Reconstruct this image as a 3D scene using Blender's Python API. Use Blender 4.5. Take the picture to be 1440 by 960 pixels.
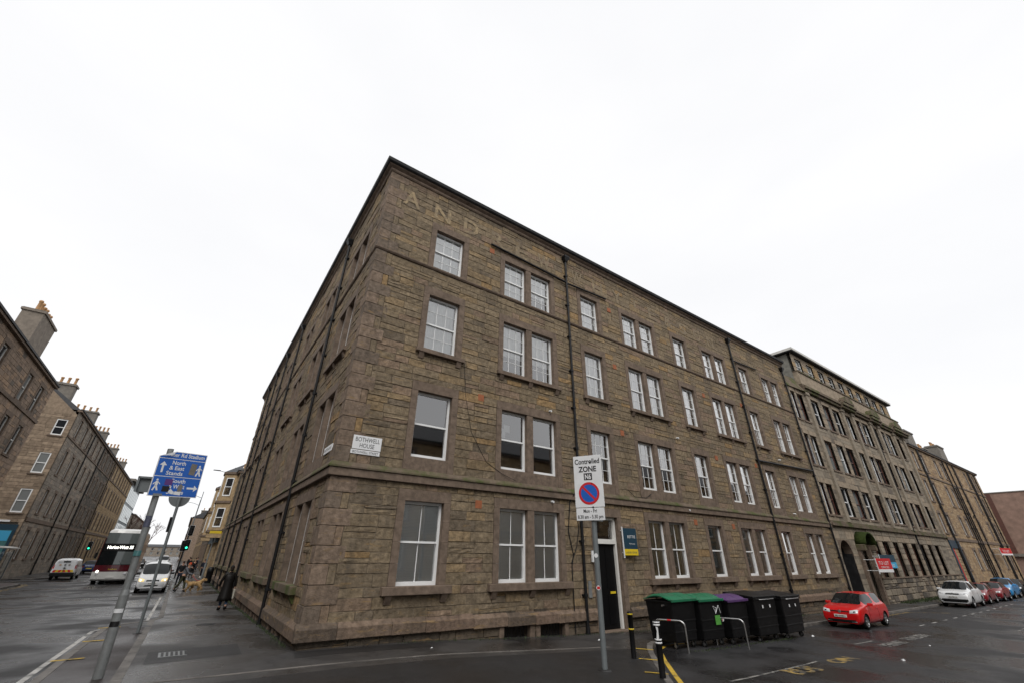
import bpy, bmesh, math, random
import numpy as np
from mathutils import Vector, Matrix
for o in list(bpy.data.objects): bpy.data.objects.remove(o)
SC = bpy.context.scene; COL = SC.collection
# ---------------------------------------------------------------- camera
PITCH, YAW, ROLL = math.radians(27.39), math.radians(54.765), math.radians(0.587)
CAM = Vector((-2.983, -13.327, 2.1))
fw = Vector((math.cos(PITCH)*math.cos(YAW), math.cos(PITCH)*math.sin(YAW), math.sin(PITCH)))
rt = Vector((math.sin(YAW), -math.cos(YAW), 0)); up = rt.cross(fw)
rt2 = rt*math.cos(ROLL) + up*math.sin(ROLL); up2 = -rt*math.sin(ROLL) + up*math.cos(ROLL)
cd = bpy.data.cameras.new('camera'); cam = bpy.data.objects.new('camera', cd); COL.objects.link(cam)
cd.sensor_width = 36; cd.lens = 14.581; cd.clip_end = 3000; cd.clip_start = 0.05
M = Matrix((rt2, up2, -fw)).transposed().to_4x4(); M.translation = CAM; cam.matrix_world = M
SC.camera = cam
# ---------------------------------------------------------------- overcast sky and sun
SUN_EL, SUN_AZ = math.radians(48), math.radians(215)
W = bpy.data.worlds.new('World'); SC.world = W; W.use_nodes = True
nt = W.node_tree; nt.nodes.clear()
out = nt.nodes.new('ShaderNodeOutputWorld'); bg = nt.nodes.new('ShaderNodeBackground')
sky = nt.nodes.new('ShaderNodeTexSky'); sky.sky_type = 'NISHITA'; sky.sun_disc = False
sky.sun_elevation = SUN_EL; sky.sun_rotation = SUN_AZ
hs = nt.nodes.new('ShaderNodeHueSaturation'); hs.inputs['Saturation'].default_value = 0.25; hs.inputs['Value'].default_value = 0.16
nt.links.new(sky.outputs[0], hs.inputs['Color'])
tc = nt.nodes.new('ShaderNodeTexCoord'); mp = nt.nodes.new('ShaderNodeMapping'); mp.inputs['Scale'].default_value = (1, 1, 2.6)
nz = nt.nodes.new('ShaderNodeTexNoise'); nz.inputs['Scale'].default_value = 1.7; nz.inputs['Detail'].default_value = 5; nz.inputs['Roughness'].default_value = .5
cr = nt.nodes.new('ShaderNodeValToRGB'); cr.color_ramp.elements[0].position = .30; cr.color_ramp.elements[1].position = .62
cr.color_ramp.elements[0].color = (.93, .935, .955, 1); cr.color_ramp.elements[1].color = (.985, .985, .995, 1)
nt.links.new(tc.outputs['Generated'], mp.inputs[0]); nt.links.new(mp.outputs[0], nz.inputs['Vector']); nt.links.new(nz.outputs[0], cr.inputs[0])
mx = nt.nodes.new('ShaderNodeMixRGB'); mx.inputs[0].default_value = .93
nt.links.new(hs.outputs[0], mx.inputs[1]); nt.links.new(cr.outputs[0], mx.inputs[2])
nt.links.new(mx.outputs[0], bg.inputs[0]); bg.inputs[1].default_value = 0.75
nt.links.new(bg.outputs[0], out.inputs[0])
sd = bpy.data.lights.new('sun', 'SUN'); sd.energy = 1.5; sd.angle = math.radians(38); sd.color = (1, .97, .93)
so = bpy.data.objects.new('sun', sd); COL.objects.link(so)
sv = Vector((math.cos(SUN_EL)*math.sin(SUN_AZ), math.cos(SUN_EL)*math.cos(SUN_AZ), math.sin(SUN_EL)))
so.rotation_euler = sv.to_track_quat('Z', 'Y').to_euler(); so.location = (0, -20, 40)
vs = SC.view_settings; vs.view_transform = 'Standard'; vs.look = 'None'; vs.exposure = 0.5; vs.gamma = 1
# ---------------------------------------------------------------- materials
MATS = {}
def mat(name, col, rough=.8, var=.0, scale=4, bump=0, bscale=30, metal=0, attr=False, stain=None, stain_scale=.6, stain_lo=.5, stain_hi=.7, emit=0, spec=.5, coat=0, rvar=0, detail=6):
    """principled with procedural tone variation, optional stain colour and bump"""
    m = bpy.data.materials.new(name); m.use_nodes = True; MATS[name] = m
    n = m.node_tree; N = n.nodes; L = n.links; b = N['Principled BSDF']
    b.inputs['Roughness'].default_value = rough; b.inputs['Metallic'].default_value = metal
    b.inputs['Specular IOR Level'].default_value = spec
    if coat: b.inputs['Coat Weight'].default_value = coat; b.inputs['Coat Roughness'].default_value = .05
    c4 = (*col, 1); cur = None
    geo = N.new('ShaderNodeNewGeometry')
    if attr:
        a = N.new('ShaderNodeVertexColor'); a.layer_name = 'Col'; cur = a.outputs[0]
        mm = N.new('ShaderNodeMixRGB'); mm.blend_type = 'MULTIPLY'; mm.inputs[0].default_value = 1; mm.inputs[2].default_value = c4
        L.new(cur, mm.inputs[1]); cur = mm.outputs[0]
    if var:
        t = N.new('ShaderNodeTexNoise'); t.inputs['Scale'].default_value = scale; t.inputs['Detail'].default_value = detail; t.inputs['Roughness'].default_value = .65
        L.new(geo.outputs['Position'], t.inputs['Vector'])
        r = N.new('ShaderNodeMapRange'); r.inputs[1].default_value = .3; r.inputs[2].default_value = .7; r.inputs[3].default_value = 1-var; r.inputs[4].default_value = 1+var
        L.new(t.outputs[0], r.inputs[0])
        mm = N.new('ShaderNodeVectorMath'); mm.operation = 'SCALE'
        if cur: L.new(cur, mm.inputs[0])
        else: mm.inputs[0].default_value = col
        L.new(r.outputs[0], mm.inputs['Scale']); cur = mm.outputs[0]
        if rvar:
            rr = N.new('ShaderNodeMapRange'); rr.inputs[1].default_value = .4; rr.inputs[2].default_value = .6; rr.inputs[3].default_value = max(.03, rough-rvar); rr.inputs[4].default_value = min(1, rough+rvar)
            t2 = N.new('ShaderNodeTexNoise'); t2.inputs['Scale'].default_value = .35; t2.inputs['Detail'].default_value = 5
            L.new(geo.outputs['Position'], t2.inputs['Vector']); L.new(t2.outputs[0], rr.inputs[0]); L.new(rr.outputs[0], b.inputs['Roughness'])
    if stain:
        t = N.new('ShaderNodeTexNoise'); t.inputs['Scale'].default_value = stain_scale; t.inputs['Detail'].default_value = 8; t.inputs['Roughness'].default_value = .7
        L.new(geo.outputs['Position'], t.inputs['Vector'])
        r = N.new('ShaderNodeMapRange'); r.inputs[1].default_value = stain_lo; r.inputs[2].default_value = stain_hi; L.new(t.outputs[0], r.inputs[0])
        mm = N.new('ShaderNodeMixRGB'); mm.inputs[2].default_value = (*stain, 1)
        if cur: L.new(cur, mm.inputs[1])
        else: mm.inputs[1].default_value = c4
        L.new(r.outputs[0], mm.inputs[0]); cur = mm.outputs[0]
    if cur: L.new(cur, b.inputs['Base Color'])
    else: b.inputs['Base Color'].default_value = c4
    if bump:
        t = N.new('ShaderNodeTexNoise'); t.inputs['Scale'].default_value = bscale; t.inputs['Detail'].default_value = 8; t.inputs['Roughness'].default_value = .7
        L.new(geo.outputs['Position'], t.inputs['Vector'])
        bp = N.new('ShaderNodeBump'); bp.inputs['Strength'].default_value = bump; bp.inputs['Distance'].default_value = .04 if name == 'stone' else .03
        L.new(t.outputs[0], bp.inputs['Height']); L.new(bp.outputs[0], b.inputs['Normal'])
    if emit:
        b.inputs['Emission Color'].default_value = c4; b.inputs['Emission Strength'].default_value = emit
    return m
def glass_mat(name, tint=(.8, .83, .82), ior=1.5, gain=1.6):
    m = bpy.data.materials.new(name); m.use_nodes = True; MATS[name] = m
    n = m.node_tree; N = n.nodes; L = n.links; N.remove(N['Principled BSDF'])
    tr = N.new('ShaderNodeBsdfTransparent'); tr.inputs[0].default_value = (*tint, 1)
    gl = N.new('ShaderNodeBsdfGlossy'); gl.inputs['Roughness'].default_value = .03
    fr = N.new('ShaderNodeFresnel'); fr.inputs[0].default_value = ior
    mu = N.new('ShaderNodeMath'); mu.operation = 'MULTIPLY'; mu.inputs[1].default_value = gain; mu.use_clamp = True
    ms = N.new('ShaderNodeMixShader')
    L.new(fr.outputs[0], mu.inputs[0]); L.new(mu.outputs[0], ms.inputs[0]); L.new(tr.outputs[0], ms.inputs[1]); L.new(gl.outputs[0], ms.inputs[2])
    L.new(ms.outputs[0], N['Material Output'].inputs[0]); return m
glass_mat('window_glass', tint=(.95, .97, .96), gain=6.5); glass_mat('car_glass', tint=(.25, .29, .29), gain=1.6); glass_mat('clear_glass', tint=(.9, .92, .92))
mat('stone', (.985, .945, .875), .92, .45, 7, .8, 16, attr=True, stain=(.05, .039, .028), stain_scale=.5, stain_lo=.5, stain_hi=.9, spec=.2, detail=10)
def add_streaks(m, col, lo=.56, hi=.66, sc=(1.6, 1.6, 9)):
    N, L = m.node_tree.nodes, m.node_tree.links; b = N['Principled BSDF']; src = b.inputs['Base Color'].links[0].from_socket
    g = N.new('ShaderNodeNewGeometry'); mp_ = N.new('ShaderNodeMapping'); mp_.inputs['Scale'].default_value = sc; t = N.new('ShaderNodeTexNoise'); t.inputs['Scale'].default_value = 1.0; t.inputs['Detail'].default_value = 9; t.inputs['Roughness'].default_value = .72
    r = N.new('ShaderNodeMapRange'); r.inputs[1].default_value = lo; r.inputs[2].default_value = hi; r.inputs[4].default_value = .75; x = N.new('ShaderNodeMixRGB'); x.inputs[2].default_value = (*col, 1)
    L.new(g.outputs['Position'], mp_.inputs[0]); L.new(mp_.outputs[0], t.inputs['Vector']); L.new(t.outputs[0], r.inputs[0]); L.new(r.outputs[0], x.inputs[0]); L.new(src, x.inputs[1]); L.new(x.outputs[0], b.inputs['Base Color'])
add_streaks(MATS['stone'], (.27, .18, .085)); add_streaks(MATS['stone'], (.10, .085, .07), .57, .72, (2.5, 2.5, 12)); add_streaks(MATS['stone'], (.06, .052, .044), .55, .8, (1.7, 1.7, .16))
mat('far_stone', (1, 1, 1), .9, .3, 3, .3, 8, attr=True, spec=.2)
mat('mortar', (.175, .143, .107), .95, .3, 3, .4, 30, spec=.2)
mat('dressed', (.15, .112, .085), .9, .35, 5, .35, 25, stain=(.06, .047, .036), stain_scale=.8, stain_lo=.5, stain_hi=.85, spec=.25)
mat('mossy', (.13, .10, .075), .95, .3, 3, .5, 25, stain=(.06, .075, .022), stain_scale=.9, stain_lo=.46, stain_hi=.62, spec=.2)
mat('moss', (.028, .04, .011), 1, .4, 6, .6, 40, spec=.1)
mat('terracotta', (.28, .09, .035), .8, .2, 10)
mat('upvc', (.72, .73, .73), .35, .04, 2)
mat('sash_paint', (.55, .55, .53), .5, .12, 4)
mat('brown_paint', (.09, .035, .025), .5, .2, 4)
mat('black_iron', (.008, .008, .009), .5, .2, 8, spec=.25)
mat('lead', (.012, .012, .013), .6, .25, 3, stain=(.03, .03, .03), stain_scale=2, spec=.25)
mat('blind', (.88, .885, .89), .6)
mat('curtain', (.82, .83, .83), .9, .12, 3)
mat('curtain_cream', (.6, .55, .4), .9, .12, 3)
mat('curtain_blue', (.05, .22, .30), .9, .2, 3)
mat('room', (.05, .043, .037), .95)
mat('door_black', (.004, .004, .0045), .4, spec=.2)
mat('white_paint', (.62, .61, .58), .6, .12, 3)
mat('slate', (.05, .052, .057), .75, .25, 4, .1, 12)
mat('asphalt', (.0185, .018, .0195), .40, .35, 1.3, .35, 90, stain=(.025, .0245, .0255), stain_scale=.35, stain_lo=.42, stain_hi=.7, spec=.42, rvar=.27, detail=9)
mat('pavement', (.042, .0395, .038), .36, .28, 1.1, .3, 110, stain=(.022, .021, .021), stain_scale=.45, stain_lo=.5, stain_hi=.62, rvar=.22, spec=.45, detail=9)
mat('paving_build', (.024, .0175, .016), .5, .25, 1.5, .3, 80, rvar=.12, spec=.35)
mat('paving_red', (.06, .04, .036), .6, .25, 1.5, .3, 80, rvar=.1)
mat('paving_patch', (.0125, .012, .0122), .5, .25, 2, .3, 90, rvar=.1)
mat('kerb', (.14, .128, .116), .65, .3, 2.5, .3, 50, stain=(.04, .037, .033), stain_scale=1.3, stain_lo=.45, stain_hi=.7)
def add_cracks(m, scale=.55, width=.012, dark=.35):
    N, L = m.node_tree.nodes, m.node_tree.links; b = N['Principled BSDF']; src = b.inputs['Base Color'].links[0].from_socket
    g = N.new('ShaderNodeNewGeometry'); nz_ = N.new('ShaderNodeTexNoise'); nz_.inputs['Scale'].default_value = 1.4; nz_.inputs['Detail'].default_value = 6
    ad = N.new('ShaderNodeVectorMath'); ad.operation = 'MULTIPLY_ADD'; ad.inputs[1].default_value = (.9, .9, .9)
    v = N.new('ShaderNodeTexVoronoi'); v.feature = 'DISTANCE_TO_EDGE'; v.inputs['Scale'].default_value = scale
    L.new(g.outputs['Position'], nz_.inputs['Vector']); L.new(nz_.outputs['Color'], ad.inputs[0]); L.new(g.outputs['Position'], ad.inputs[2]); L.new(ad.outputs[0], v.inputs['Vector'])
    r = N.new('ShaderNodeMapRange'); r.inputs[1].default_value = 0; r.inputs[2].default_value = width; r.inputs[3].default_value = dark; r.inputs[4].default_value = 1
    n2 = N.new('ShaderNodeTexNoise'); n2.inputs['Scale'].default_value = .25; L.new(g.outputs['Position'], n2.inputs['Vector'])
    r2 = N.new('ShaderNodeMapRange'); r2.inputs[1].default_value = .48; r2.inputs[2].default_value = .56; r2.inputs[3].default_value = 1; r2.inputs[4].default_value = 0; L.new(n2.outputs[0], r2.inputs[0])
    mxx = N.new('ShaderNodeMath'); mxx.operation = 'MAXIMUM'; L.new(r.outputs[0], mxx.inputs[0]); L.new(r2.outputs[0], mxx.inputs[1]); L.new(v.outputs[0], r.inputs[0])
    sc = N.new('ShaderNodeVectorMath'); sc.operation = 'SCALE'; L.new(src, sc.inputs[0]); L.new(mxx.outputs[0], sc.inputs['Scale']); L.new(sc.outputs[0], b.inputs['Base Color'])
add_cracks(MATS['asphalt']); add_cracks(MATS['pavement'], .8, .01); add_cracks(MATS['paving_patch'], 1.1, .01)
mat('line_white', (.42, .41, .39), .7, .3, 5, stain=(.05, .05, .05), stain_scale=2.2, stain_lo=.5, stain_hi=.66)
mat('line_yellow', (.50, .33, .03), .7, .25, 5, stain=(.06, .05, .04), stain_scale=2.5, stain_lo=.52, stain_hi=.68)
mat('line_worn', (.26, .25, .23), .7, .3, 5, stain=(.04, .04, .04), stain_scale=4, stain_lo=.42, stain_hi=.56)
mat('line_worn_y', (.36, .24, .06), .7, .3, 5, stain=(.04, .04, .04), stain_scale=4, stain_lo=.42, stain_hi=.56)
mat('galv', (.20, .21, .21), .5, .2, 6, metal=.3)
mat('grey_paint', (.13, .145, .15), .45, .12, 4)
mat('steel', (.45, .45, .45), .3, .1, 8, metal=.9)
mat('sign_white', (.66, .67, .68), .4, .06, 3)
mat('sign_black', (.008, .008, .009), .4)
mat('sign_blue', (.012, .10, .42), .4, .08, 3)
mat('sign_red', (.50, .018, .022), .4)
mat('sign_yellow', (.62, .45, .02), .4)
mat('sign_navy', (.012, .04, .065), .4)
mat('sign_cyan', (.05, .33, .55), .4)
mat('purple', (.09, .03, .17), .5)
mat('bin_black', (.005, .005, .0055), .45, .35, 6, spec=.25, stain=(.03, .03, .03), stain_scale=3.5, stain_lo=.6, stain_hi=.75)
mat('bin_green', (.008, .13, .06), .42, .2, 5, stain=(.03, .075, .045), stain_scale=3, stain_lo=.5, stain_hi=.75)
mat('bin_purple', (.075, .03, .12), .42, .2, 5, stain=(.06, .045, .075), stain_scale=3, stain_lo=.5, stain_hi=.75)
mat('sticker_green', (.08, .30, .05), .5, .2, 15)
mat('tyre', (.007, .007, .007), .8, spec=.2)
mat('alloy', (.42, .43, .44), .3, metal=.8)
mat('plate_white', (.65, .65, .62), .4)
mat('plate_yellow', (.6, .45, .05), .4)
mat('lamp_glass', (.55, .56, .58), .12, spec=.8)
mat('lamp_red', (.35, .012, .012), .2)
mat('lamp_lit', (1, .93, .75), .3, emit=2.5)
mat('lamp_warm', (.9, .66, .28), .3, emit=.35)
mat('green_lit', (.03, .9, .45), .3, emit=2.2)
mat('trim_black', (.005, .005, .0055), .5, spec=.25)
for nm, c in dict(red=(.50, .005, .007), white=(.66, .67, .68), darkred=(.20, .008, .014), blue=(.012, .22, .50), navy=(.015, .04, .13), vanwhite=(.62, .63, .64), maroon=(.075, .006, .012), buswhite=(.6, .6, .58), silver=(.3, .31, .32), orange=(.5, .2, .02)).items():
    mat('paint_'+nm, c, .32, .06, 2, coat=.55, spec=.35)
# ---------------------------------------------------------------- mesh collector
class MB:
    def __init__(s): s.v = []; s.f = []; s.c = []; s.cc = None; s.sm = []
    def add(s, vs, fs, col=None, smooth=False):
        b = len(s.v); s.v += [tuple(v) for v in vs]
        for f in fs: s.f.append(tuple(b+i for i in f)); s.c.append(col or (1, 1, 1)); s.sm.append(smooth)
        return s
    def quad(s, a, b, c, d, col=None): return s.add([a, b, c, d], [(0, 1, 2, 3)], col)
    def hexa(s, p, col=None):   # 8 points: bottom ring 0-3, top ring 4-7
        return s.add(p, [(3, 2, 1, 0), (4, 5, 6, 7), (0, 1, 5, 4), (1, 2, 6, 5), (2, 3, 7, 6), (3, 0, 4, 7)], col)
    def box(s, x0, x1, y0, y1, z0, z1, col=None):
        return s.hexa([(x0, y0, z0), (x1, y0, z0), (x1, y1, z0), (x0, y1, z0), (x0, y0, z1), (x1, y0, z1), (x1, y1, z1), (x0, y1, z1)], col)
    def prism(s, poly, z0, z1, col=None):
        n = len(poly)
        a = sum(poly[i][0]*poly[(i+1) % n][1]-poly[(i+1) % n][0]*poly[i][1] for i in range(n))
        if a < 0: poly = poly[::-1]
        g = (lambda p, z: z(p[0], p[1]) if callable(z) else z)
        vs = [(p[0], p[1], g(p, z0)) for p in poly]+[(p[0], p[1], g(p, z1)) for p in poly]
        return s.add(vs, [tuple(range(n))[::-1], tuple(range(n, 2*n))]+[(i, (i+1) % n, n+(i+1) % n, n+i) for i in range(n)], col)
    def cyl(s, p0, p1, r0, r1=None, n=10, col=None, caps=True, smooth=True):
        r1 = r0 if r1 is None else r1
        p0, p1 = Vector(p0), Vector(p1); d = (p1-p0).normalized()
        a = d.orthogonal().normalized(); b = d.cross(a)
        vs = []
        for p, r in ((p0, r0), (p1, r1)):
            for i in range(n):
                t = 2*math.pi*i/n; vs.append(p+a*(r*math.cos(t))+b*(r*math.sin(t)))
        s.add(vs, [(i, (i+1) % n, n+(i+1) % n, n+i) for i in range(n)], col, smooth)
        if caps: s.add(vs, [tuple(range(n))[::-1], tuple(range(n, 2*n))], col)
        return s
    def tube(s, path, r, n=8, col=None):
        path = [Vector(p) for p in path]; rings = []; a = None
        for i, p in enumerate(path):
            d = (path[min(i+1, len(path)-1)]-path[max(i-1, 0)]).normalized()
            a = d.orthogonal().normalized() if a is None else (a-d*a.dot(d)).normalized()
            b = d.cross(a); rr = r[i] if isinstance(r, (list, tuple)) else r
            rings.append([p+a*(rr*math.cos(2*math.pi*k/n))+b*(rr*math.sin(2*math.pi*k/n)) for k in range(n)])
        vs = [v for R in rings for v in R]; fs = []
        for i in range(len(path)-1):
            for k in range(n): fs.append((i*n+k, i*n+(k+1) % n, (i+1)*n+(k+1) % n, (i+1)*n+k))
        s.add(vs, fs, col, True)
        m = len(path)-1
        s.add(vs, [tuple(range(n))[::-1], tuple(m*n+k for k in range(n))], col); return s
    def lathe(s, prof, cx, cy, n=16, col=None):   # prof: list of (r, z)
        vs = [(cx+r*math.cos(2*math.pi*k/n), cy+r*math.sin(2*math.pi*k/n), z) for r, z in prof for k in range(n)]
        fs = [(i*n+k, i*n+(k+1) % n, (i+1)*n+(k+1) % n, (i+1)*n+k) for i in range(len(prof)-1) for k in range(n)]
        s.add(vs, fs, col, True); m = len(prof)-1
        s.add(vs, [tuple(range(n))[::-1], tuple(m*n+k for k in range(n))], col); return s
    def xf(s, M):
        s.v = [tuple(M @ Vector(v)) for v in s.v]; return s
    def build(s, name, material, parent=None, bevel=0):
        org = worldloc(parent)
        me = bpy.data.meshes.new(name)
        me.from_pydata([(v[0]-org[0], v[1]-org[1], v[2]-org[2]) for v in s.v], [], s.f)
        me.polygons.foreach_set('use_smooth', s.sm)
        if any(c != (1, 1, 1) for c in s.c):
            at = me.color_attributes.new('Col', 'FLOAT_COLOR', 'CORNER'); buf = []
            for c, f in zip(s.c, s.f): buf += [c[0], c[1], c[2], 1]*len(f)
            at.data.foreach_set('color', buf)
        me.update()
        o = bpy.data.objects.new(name, me); COL.objects.link(o)
        me.materials.append(MATS[material] if isinstance(material, str) else material)
        if parent: o.parent = parent
        if bevel:
            md = o.modifiers.new('bevel', 'BEVEL'); md.width = bevel; md.segments = 2; md.limit_method = 'ANGLE'
        return o
def worldloc(p):
    x = Vector((0, 0, 0))
    while p is not None: x = x+p.location; p = p.parent
    return x
def tag(o, label=None, cat=None, group=None, kind=None):
    if label: o['label'] = label
    if cat: o['category'] = cat
    if group: o['group'] = group
    if kind: o['kind'] = kind
    return o
def thing(name, loc, label, cat, group=None):
    o = bpy.data.objects.new(name, None); COL.objects.link(o); o.location = loc; o.empty_display_size = .3
    return tag(o, label, cat, group)
def copy_tree(o, parent=None):
    c = o.copy(); COL.objects.link(c); c.parent = parent
    for ch in list(o.children): copy_tree(ch, c)
    return c
TMP = bpy.data.scenes.new('tmp')     # small side scene: modifiers are evaluated there, removed at the end
def eval_mesh(o):
    """final mesh of an object linked to the side scene"""
    with bpy.context.temp_override(scene=TMP, view_layer=TMP.view_layers[0]):
        dg = bpy.context.evaluated_depsgraph_get(); dg.update(); return bpy.data.meshes.new_from_object(o.evaluated_get(dg))
def text_verts(s, size, bold=0.0, align='CENTER', space=1.0):
    """flat mesh of a text: (verts2d, faces), centred on the baseline origin"""
    cu = bpy.data.curves.new('t', 'FONT'); cu.body = s; cu.size = size; cu.align_x = align; cu.offset = bold; cu.space_character = space; cu.resolution_u = 3
    o = bpy.data.objects.new('t', cu); TMP.collection.objects.link(o); me = eval_mesh(o)
    vs = [(v.co.x, v.co.y) for v in me.vertices]; fs = [tuple(p.vertices) for p in me.polygons]
    bpy.data.objects.remove(o); bpy.data.curves.remove(cu); bpy.data.meshes.remove(me)
    return vs, fs
def text(name, s, size, org, right, upv, material, parent, bold=0.0, align='CENTER', width=None, space=1.0):
    vs, fs = text_verts(s, size, bold, align, space)
    org, right, upv = Vector(org), Vector(right).normalized(), Vector(upv).normalized()
    if width:
        w = max(v[0] for v in vs)-min(v[0] for v in vs); k = width/w; vs = [(v[0]*k, v[1]) for v in vs]
    mb = MB(); mb.add([org+right*v[0]+upv*v[1] for v in vs], fs)
    return mb.build(name, material, parent)
# a wall plane: u runs along it, d points outwards, z up
class Fr:
    def __init__(s, o, u, n): s.o = Vector((o[0], o[1], 0)); s.u = Vector((u[0], u[1], 0)).normalized(); s.n = Vector((n[0], n[1], 0)).normalized(); s.flip = s.u.cross(s.n).z < 0
    def p(s, u, d, z): return s.o+s.u*u+s.n*d+Vector((0, 0, z))
    def box(s, mb, u0, u1, d0, d1, z0, z1, col=None):
        if s.flip: d0, d1 = d1, d0
        return mb.hexa([s.p(u0, d0, z0), s.p(u1, d0, z0), s.p(u1, d1, z0), s.p(u0, d1, z0), s.p(u0, d0, z1), s.p(u1, d0, z1), s.p(u1, d1, z1), s.p(u0, d1, z1)], col)
    def rect(s, mb, u0, u1, d, z0, z1, col=None):
        q = [s.p(u0, d, z0), s.p(u1, d, z0), s.p(u1, d, z1), s.p(u0, d, z1)]
        return mb.quad(*(q if s.flip else q[::-1]), col)
def lerp_table(t):
    def f(x):
        if x <= t[0][0]: return t[0][1]
        for (a, b), (c, d) in zip(t, t[1:]):
            if x <= c: return b+(d-b)*(x-a)/(c-a)
        return t[-1][1]
    return f
zx = lerp_table([(.5, 0), (3, -.05), (6, -.2), (9, -.34), (12.5, -.46), (20, -.62), (30, -.72), (42, -.78), (80, -.8)])
zy = lerp_table([(2, 0), (7, -.05), (14, -.13), (29, -.2), (45, -.18), (70, -.12), (110, 0), (200, .1)])
def gz(x, y): return zx(x)+zy(y)
# ---------------------------------------------------------------- ground
KERB = .11
def sheet(name, poly, zf, material, parent=None, step=(1.5, 3), side=0, lim=None):
    """polygon in plan, cut along the slope breaks and laid on the terrain"""
    bm = bmesh.new()
    vs = [bm.verts.new((p[0], p[1], 0)) for p in poly]; f = bm.faces.new(vs)
    bmesh.ops.triangulate(bm, faces=bm.faces[:])
    for x in (.5, 3, 6, 9, 12.5, 20, 30, 42, 80):
        bmesh.ops.bisect_plane(bm, geom=bm.verts[:]+bm.edges[:]+bm.faces[:], plane_co=(x, 0, 0), plane_no=(1, 0, 0))
    for y in (2, 7, 14, 29, 45, 70, 110, 200):
        bmesh.ops.bisect_plane(bm, geom=bm.verts[:]+bm.edges[:]+bm.faces[:], plane_co=(0, y, 0), plane_no=(0, 1, 0))
    if side:
        ed = [e for e in bm.edges if e.is_boundary]
        r = bmesh.ops.extrude_edge_only(bm, edges=ed); low = [v for v in r['geom'] if isinstance(v, bmesh.types.BMVert)]
        ls = set(low)
    for v in bm.verts:
        v.co.z = zf(v.co.x, v.co.y)-(side if side and v in ls else 0)
    bmesh.ops.recalc_face_normals(bm, faces=bm.faces[:])
    org = worldloc(parent)
    for v in bm.verts: v.co -= org
    me = bpy.data.meshes.new(name); bm.to_mesh(me); bm.free()
    if me.polygons and me.polygons[0].normal.z < 0: me.flip_normals()
    o = bpy.data.objects.new(name, me); COL.objects.link(o); me.materials.append(MATS[material])
    if parent: o.parent = parent
    return o
def offset(poly, d, closed=False):
    out = []; n = len(poly)
    for i in range(n):
        a = Vector(poly[max(i-1, 0)]); b = Vector(poly[i]); c = Vector(poly[min(i+1, n-1)])
        t = ((b-a).normalized() if i else Vector((0, 0)))+((c-b).normalized() if i < n-1 else Vector((0, 0)))
        t.normalize(); out.append((b.x-t.y*d, b.y+t.x*d))
    return out
def along(poly, s):
    for a, b in zip(poly, poly[1:]):
        a, b = Vector(a), Vector(b); l = (b-a).length
        if s <= l: return a+(b-a)*(s/l)
        s -= l
    return Vector(poly[-1])
def plen(poly): return sum((Vector(b)-Vector(a)).length for a, b in zip(poly, poly[1:]))
rz_ = lambda x, y: gz(x, y)-KERB
road = sheet('road', [(-900, -700), (1200, -700), (1200, 1300), (-900, 1300)], rz_, 'asphalt'); tag(road, kind='structure')
# corner pavement: left street side, raised table over the side street mouth, front side
kerb_left = [(-2.98, 230), (-2.98, 60), (-2.98, 30), (-2.98, 9.6), (-3.25, 8.9), (-4.1, 8.2), (-4.36, 7.6), (-4.45, 4), (-4.6, -2), (-4.7, -26)]
kerb_right = [(1.5, -26), (2.2, -14), (3.4, -9.6), (5.4, -7.1), (7.25, -5.3), (8.9, -3.75), (10.2, -2.6), (11.2, -2.12), (12.4, -2.0), (27.5, -2.0), (40, -2.0), (66, -2.0), (104, -2.0)]
pv = sheet('pavement', kerb_left+kerb_right+[(104, 230)], gz, 'pavement', side=.25); tag(pv, kind='structure')
def kerbs(line, parent, inward=.15, seg=.92, rise=.012, r=None, rng=random.Random(3)):
    inn = offset(line, inward); L = plen(line); k = L and plen(inn)/L; s = 0
    while s < L-.2:
        e = min(L, s+seg*rng.uniform(.85, 1.15)); g = .008
        a, b = along(line, s+g), along(line, e-g); c, d = along(inn, (e-g)*k), along(inn, (s+g)*k)
        mid = (a+b)/2
        if r is None or r(mid.x, mid.y):
            mb = MB(); poly = [a+(a-d)*.03, b+(b-c)*.03, c, d]
            t = rng.uniform(-.003, .003)
            mb.prism([(p.x, p.y) for p in poly], lambda x, y: gz(x, y)-.2, lambda x, y: gz(x, y)+rise+t)
            mb.build('kerb_stone', 'kerb', parent, bevel=.012)
        s = e
kerbs(kerb_left, pv, .16, r=lambda x, y: -3 < y < 42)
kerbs(kerb_right, pv, .16, r=lambda x, y: y > -10 and x < 60)
# old kerb line left flush in the footway, and the flush stone line across the side street mouth
for nm, ln, w in (('flush_kerb', [(-3.25, -3.2), (-3.16, 2), (-3.05, 9.2)], .17), ('flush_kerb', [(-2.9, -1.75), (0, -1.95), (4.5, -2.2), (9.3, -2.55)], .1)):
    kk = plen(ln)/.95; inn = offset(ln, w)
    for i in range(int(kk)):
        s0, s1 = i*.95+.006, (i+1)*.95-.006
        mb = MB(); mb.prism([tuple(along(ln, s0)), tuple(along(ln, s1)), tuple(along(inn, s1)), tuple(along(inn, s0))], lambda x, y: gz(x, y)-.05, lambda x, y: gz(x, y)+.007)
        mb.build(nm, 'kerb', pv)
sheet('build_out_surface', [(-4.28, 7.4), (-4.38, 4), (-4.5, -2), (-4.55, -12), (-3.28, -12), (-3.27, -3.2), (-3.18, 2), (-3.1, 7.6)], lambda x, y: gz(x, y)+.004, 'paving_build', pv)
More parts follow.
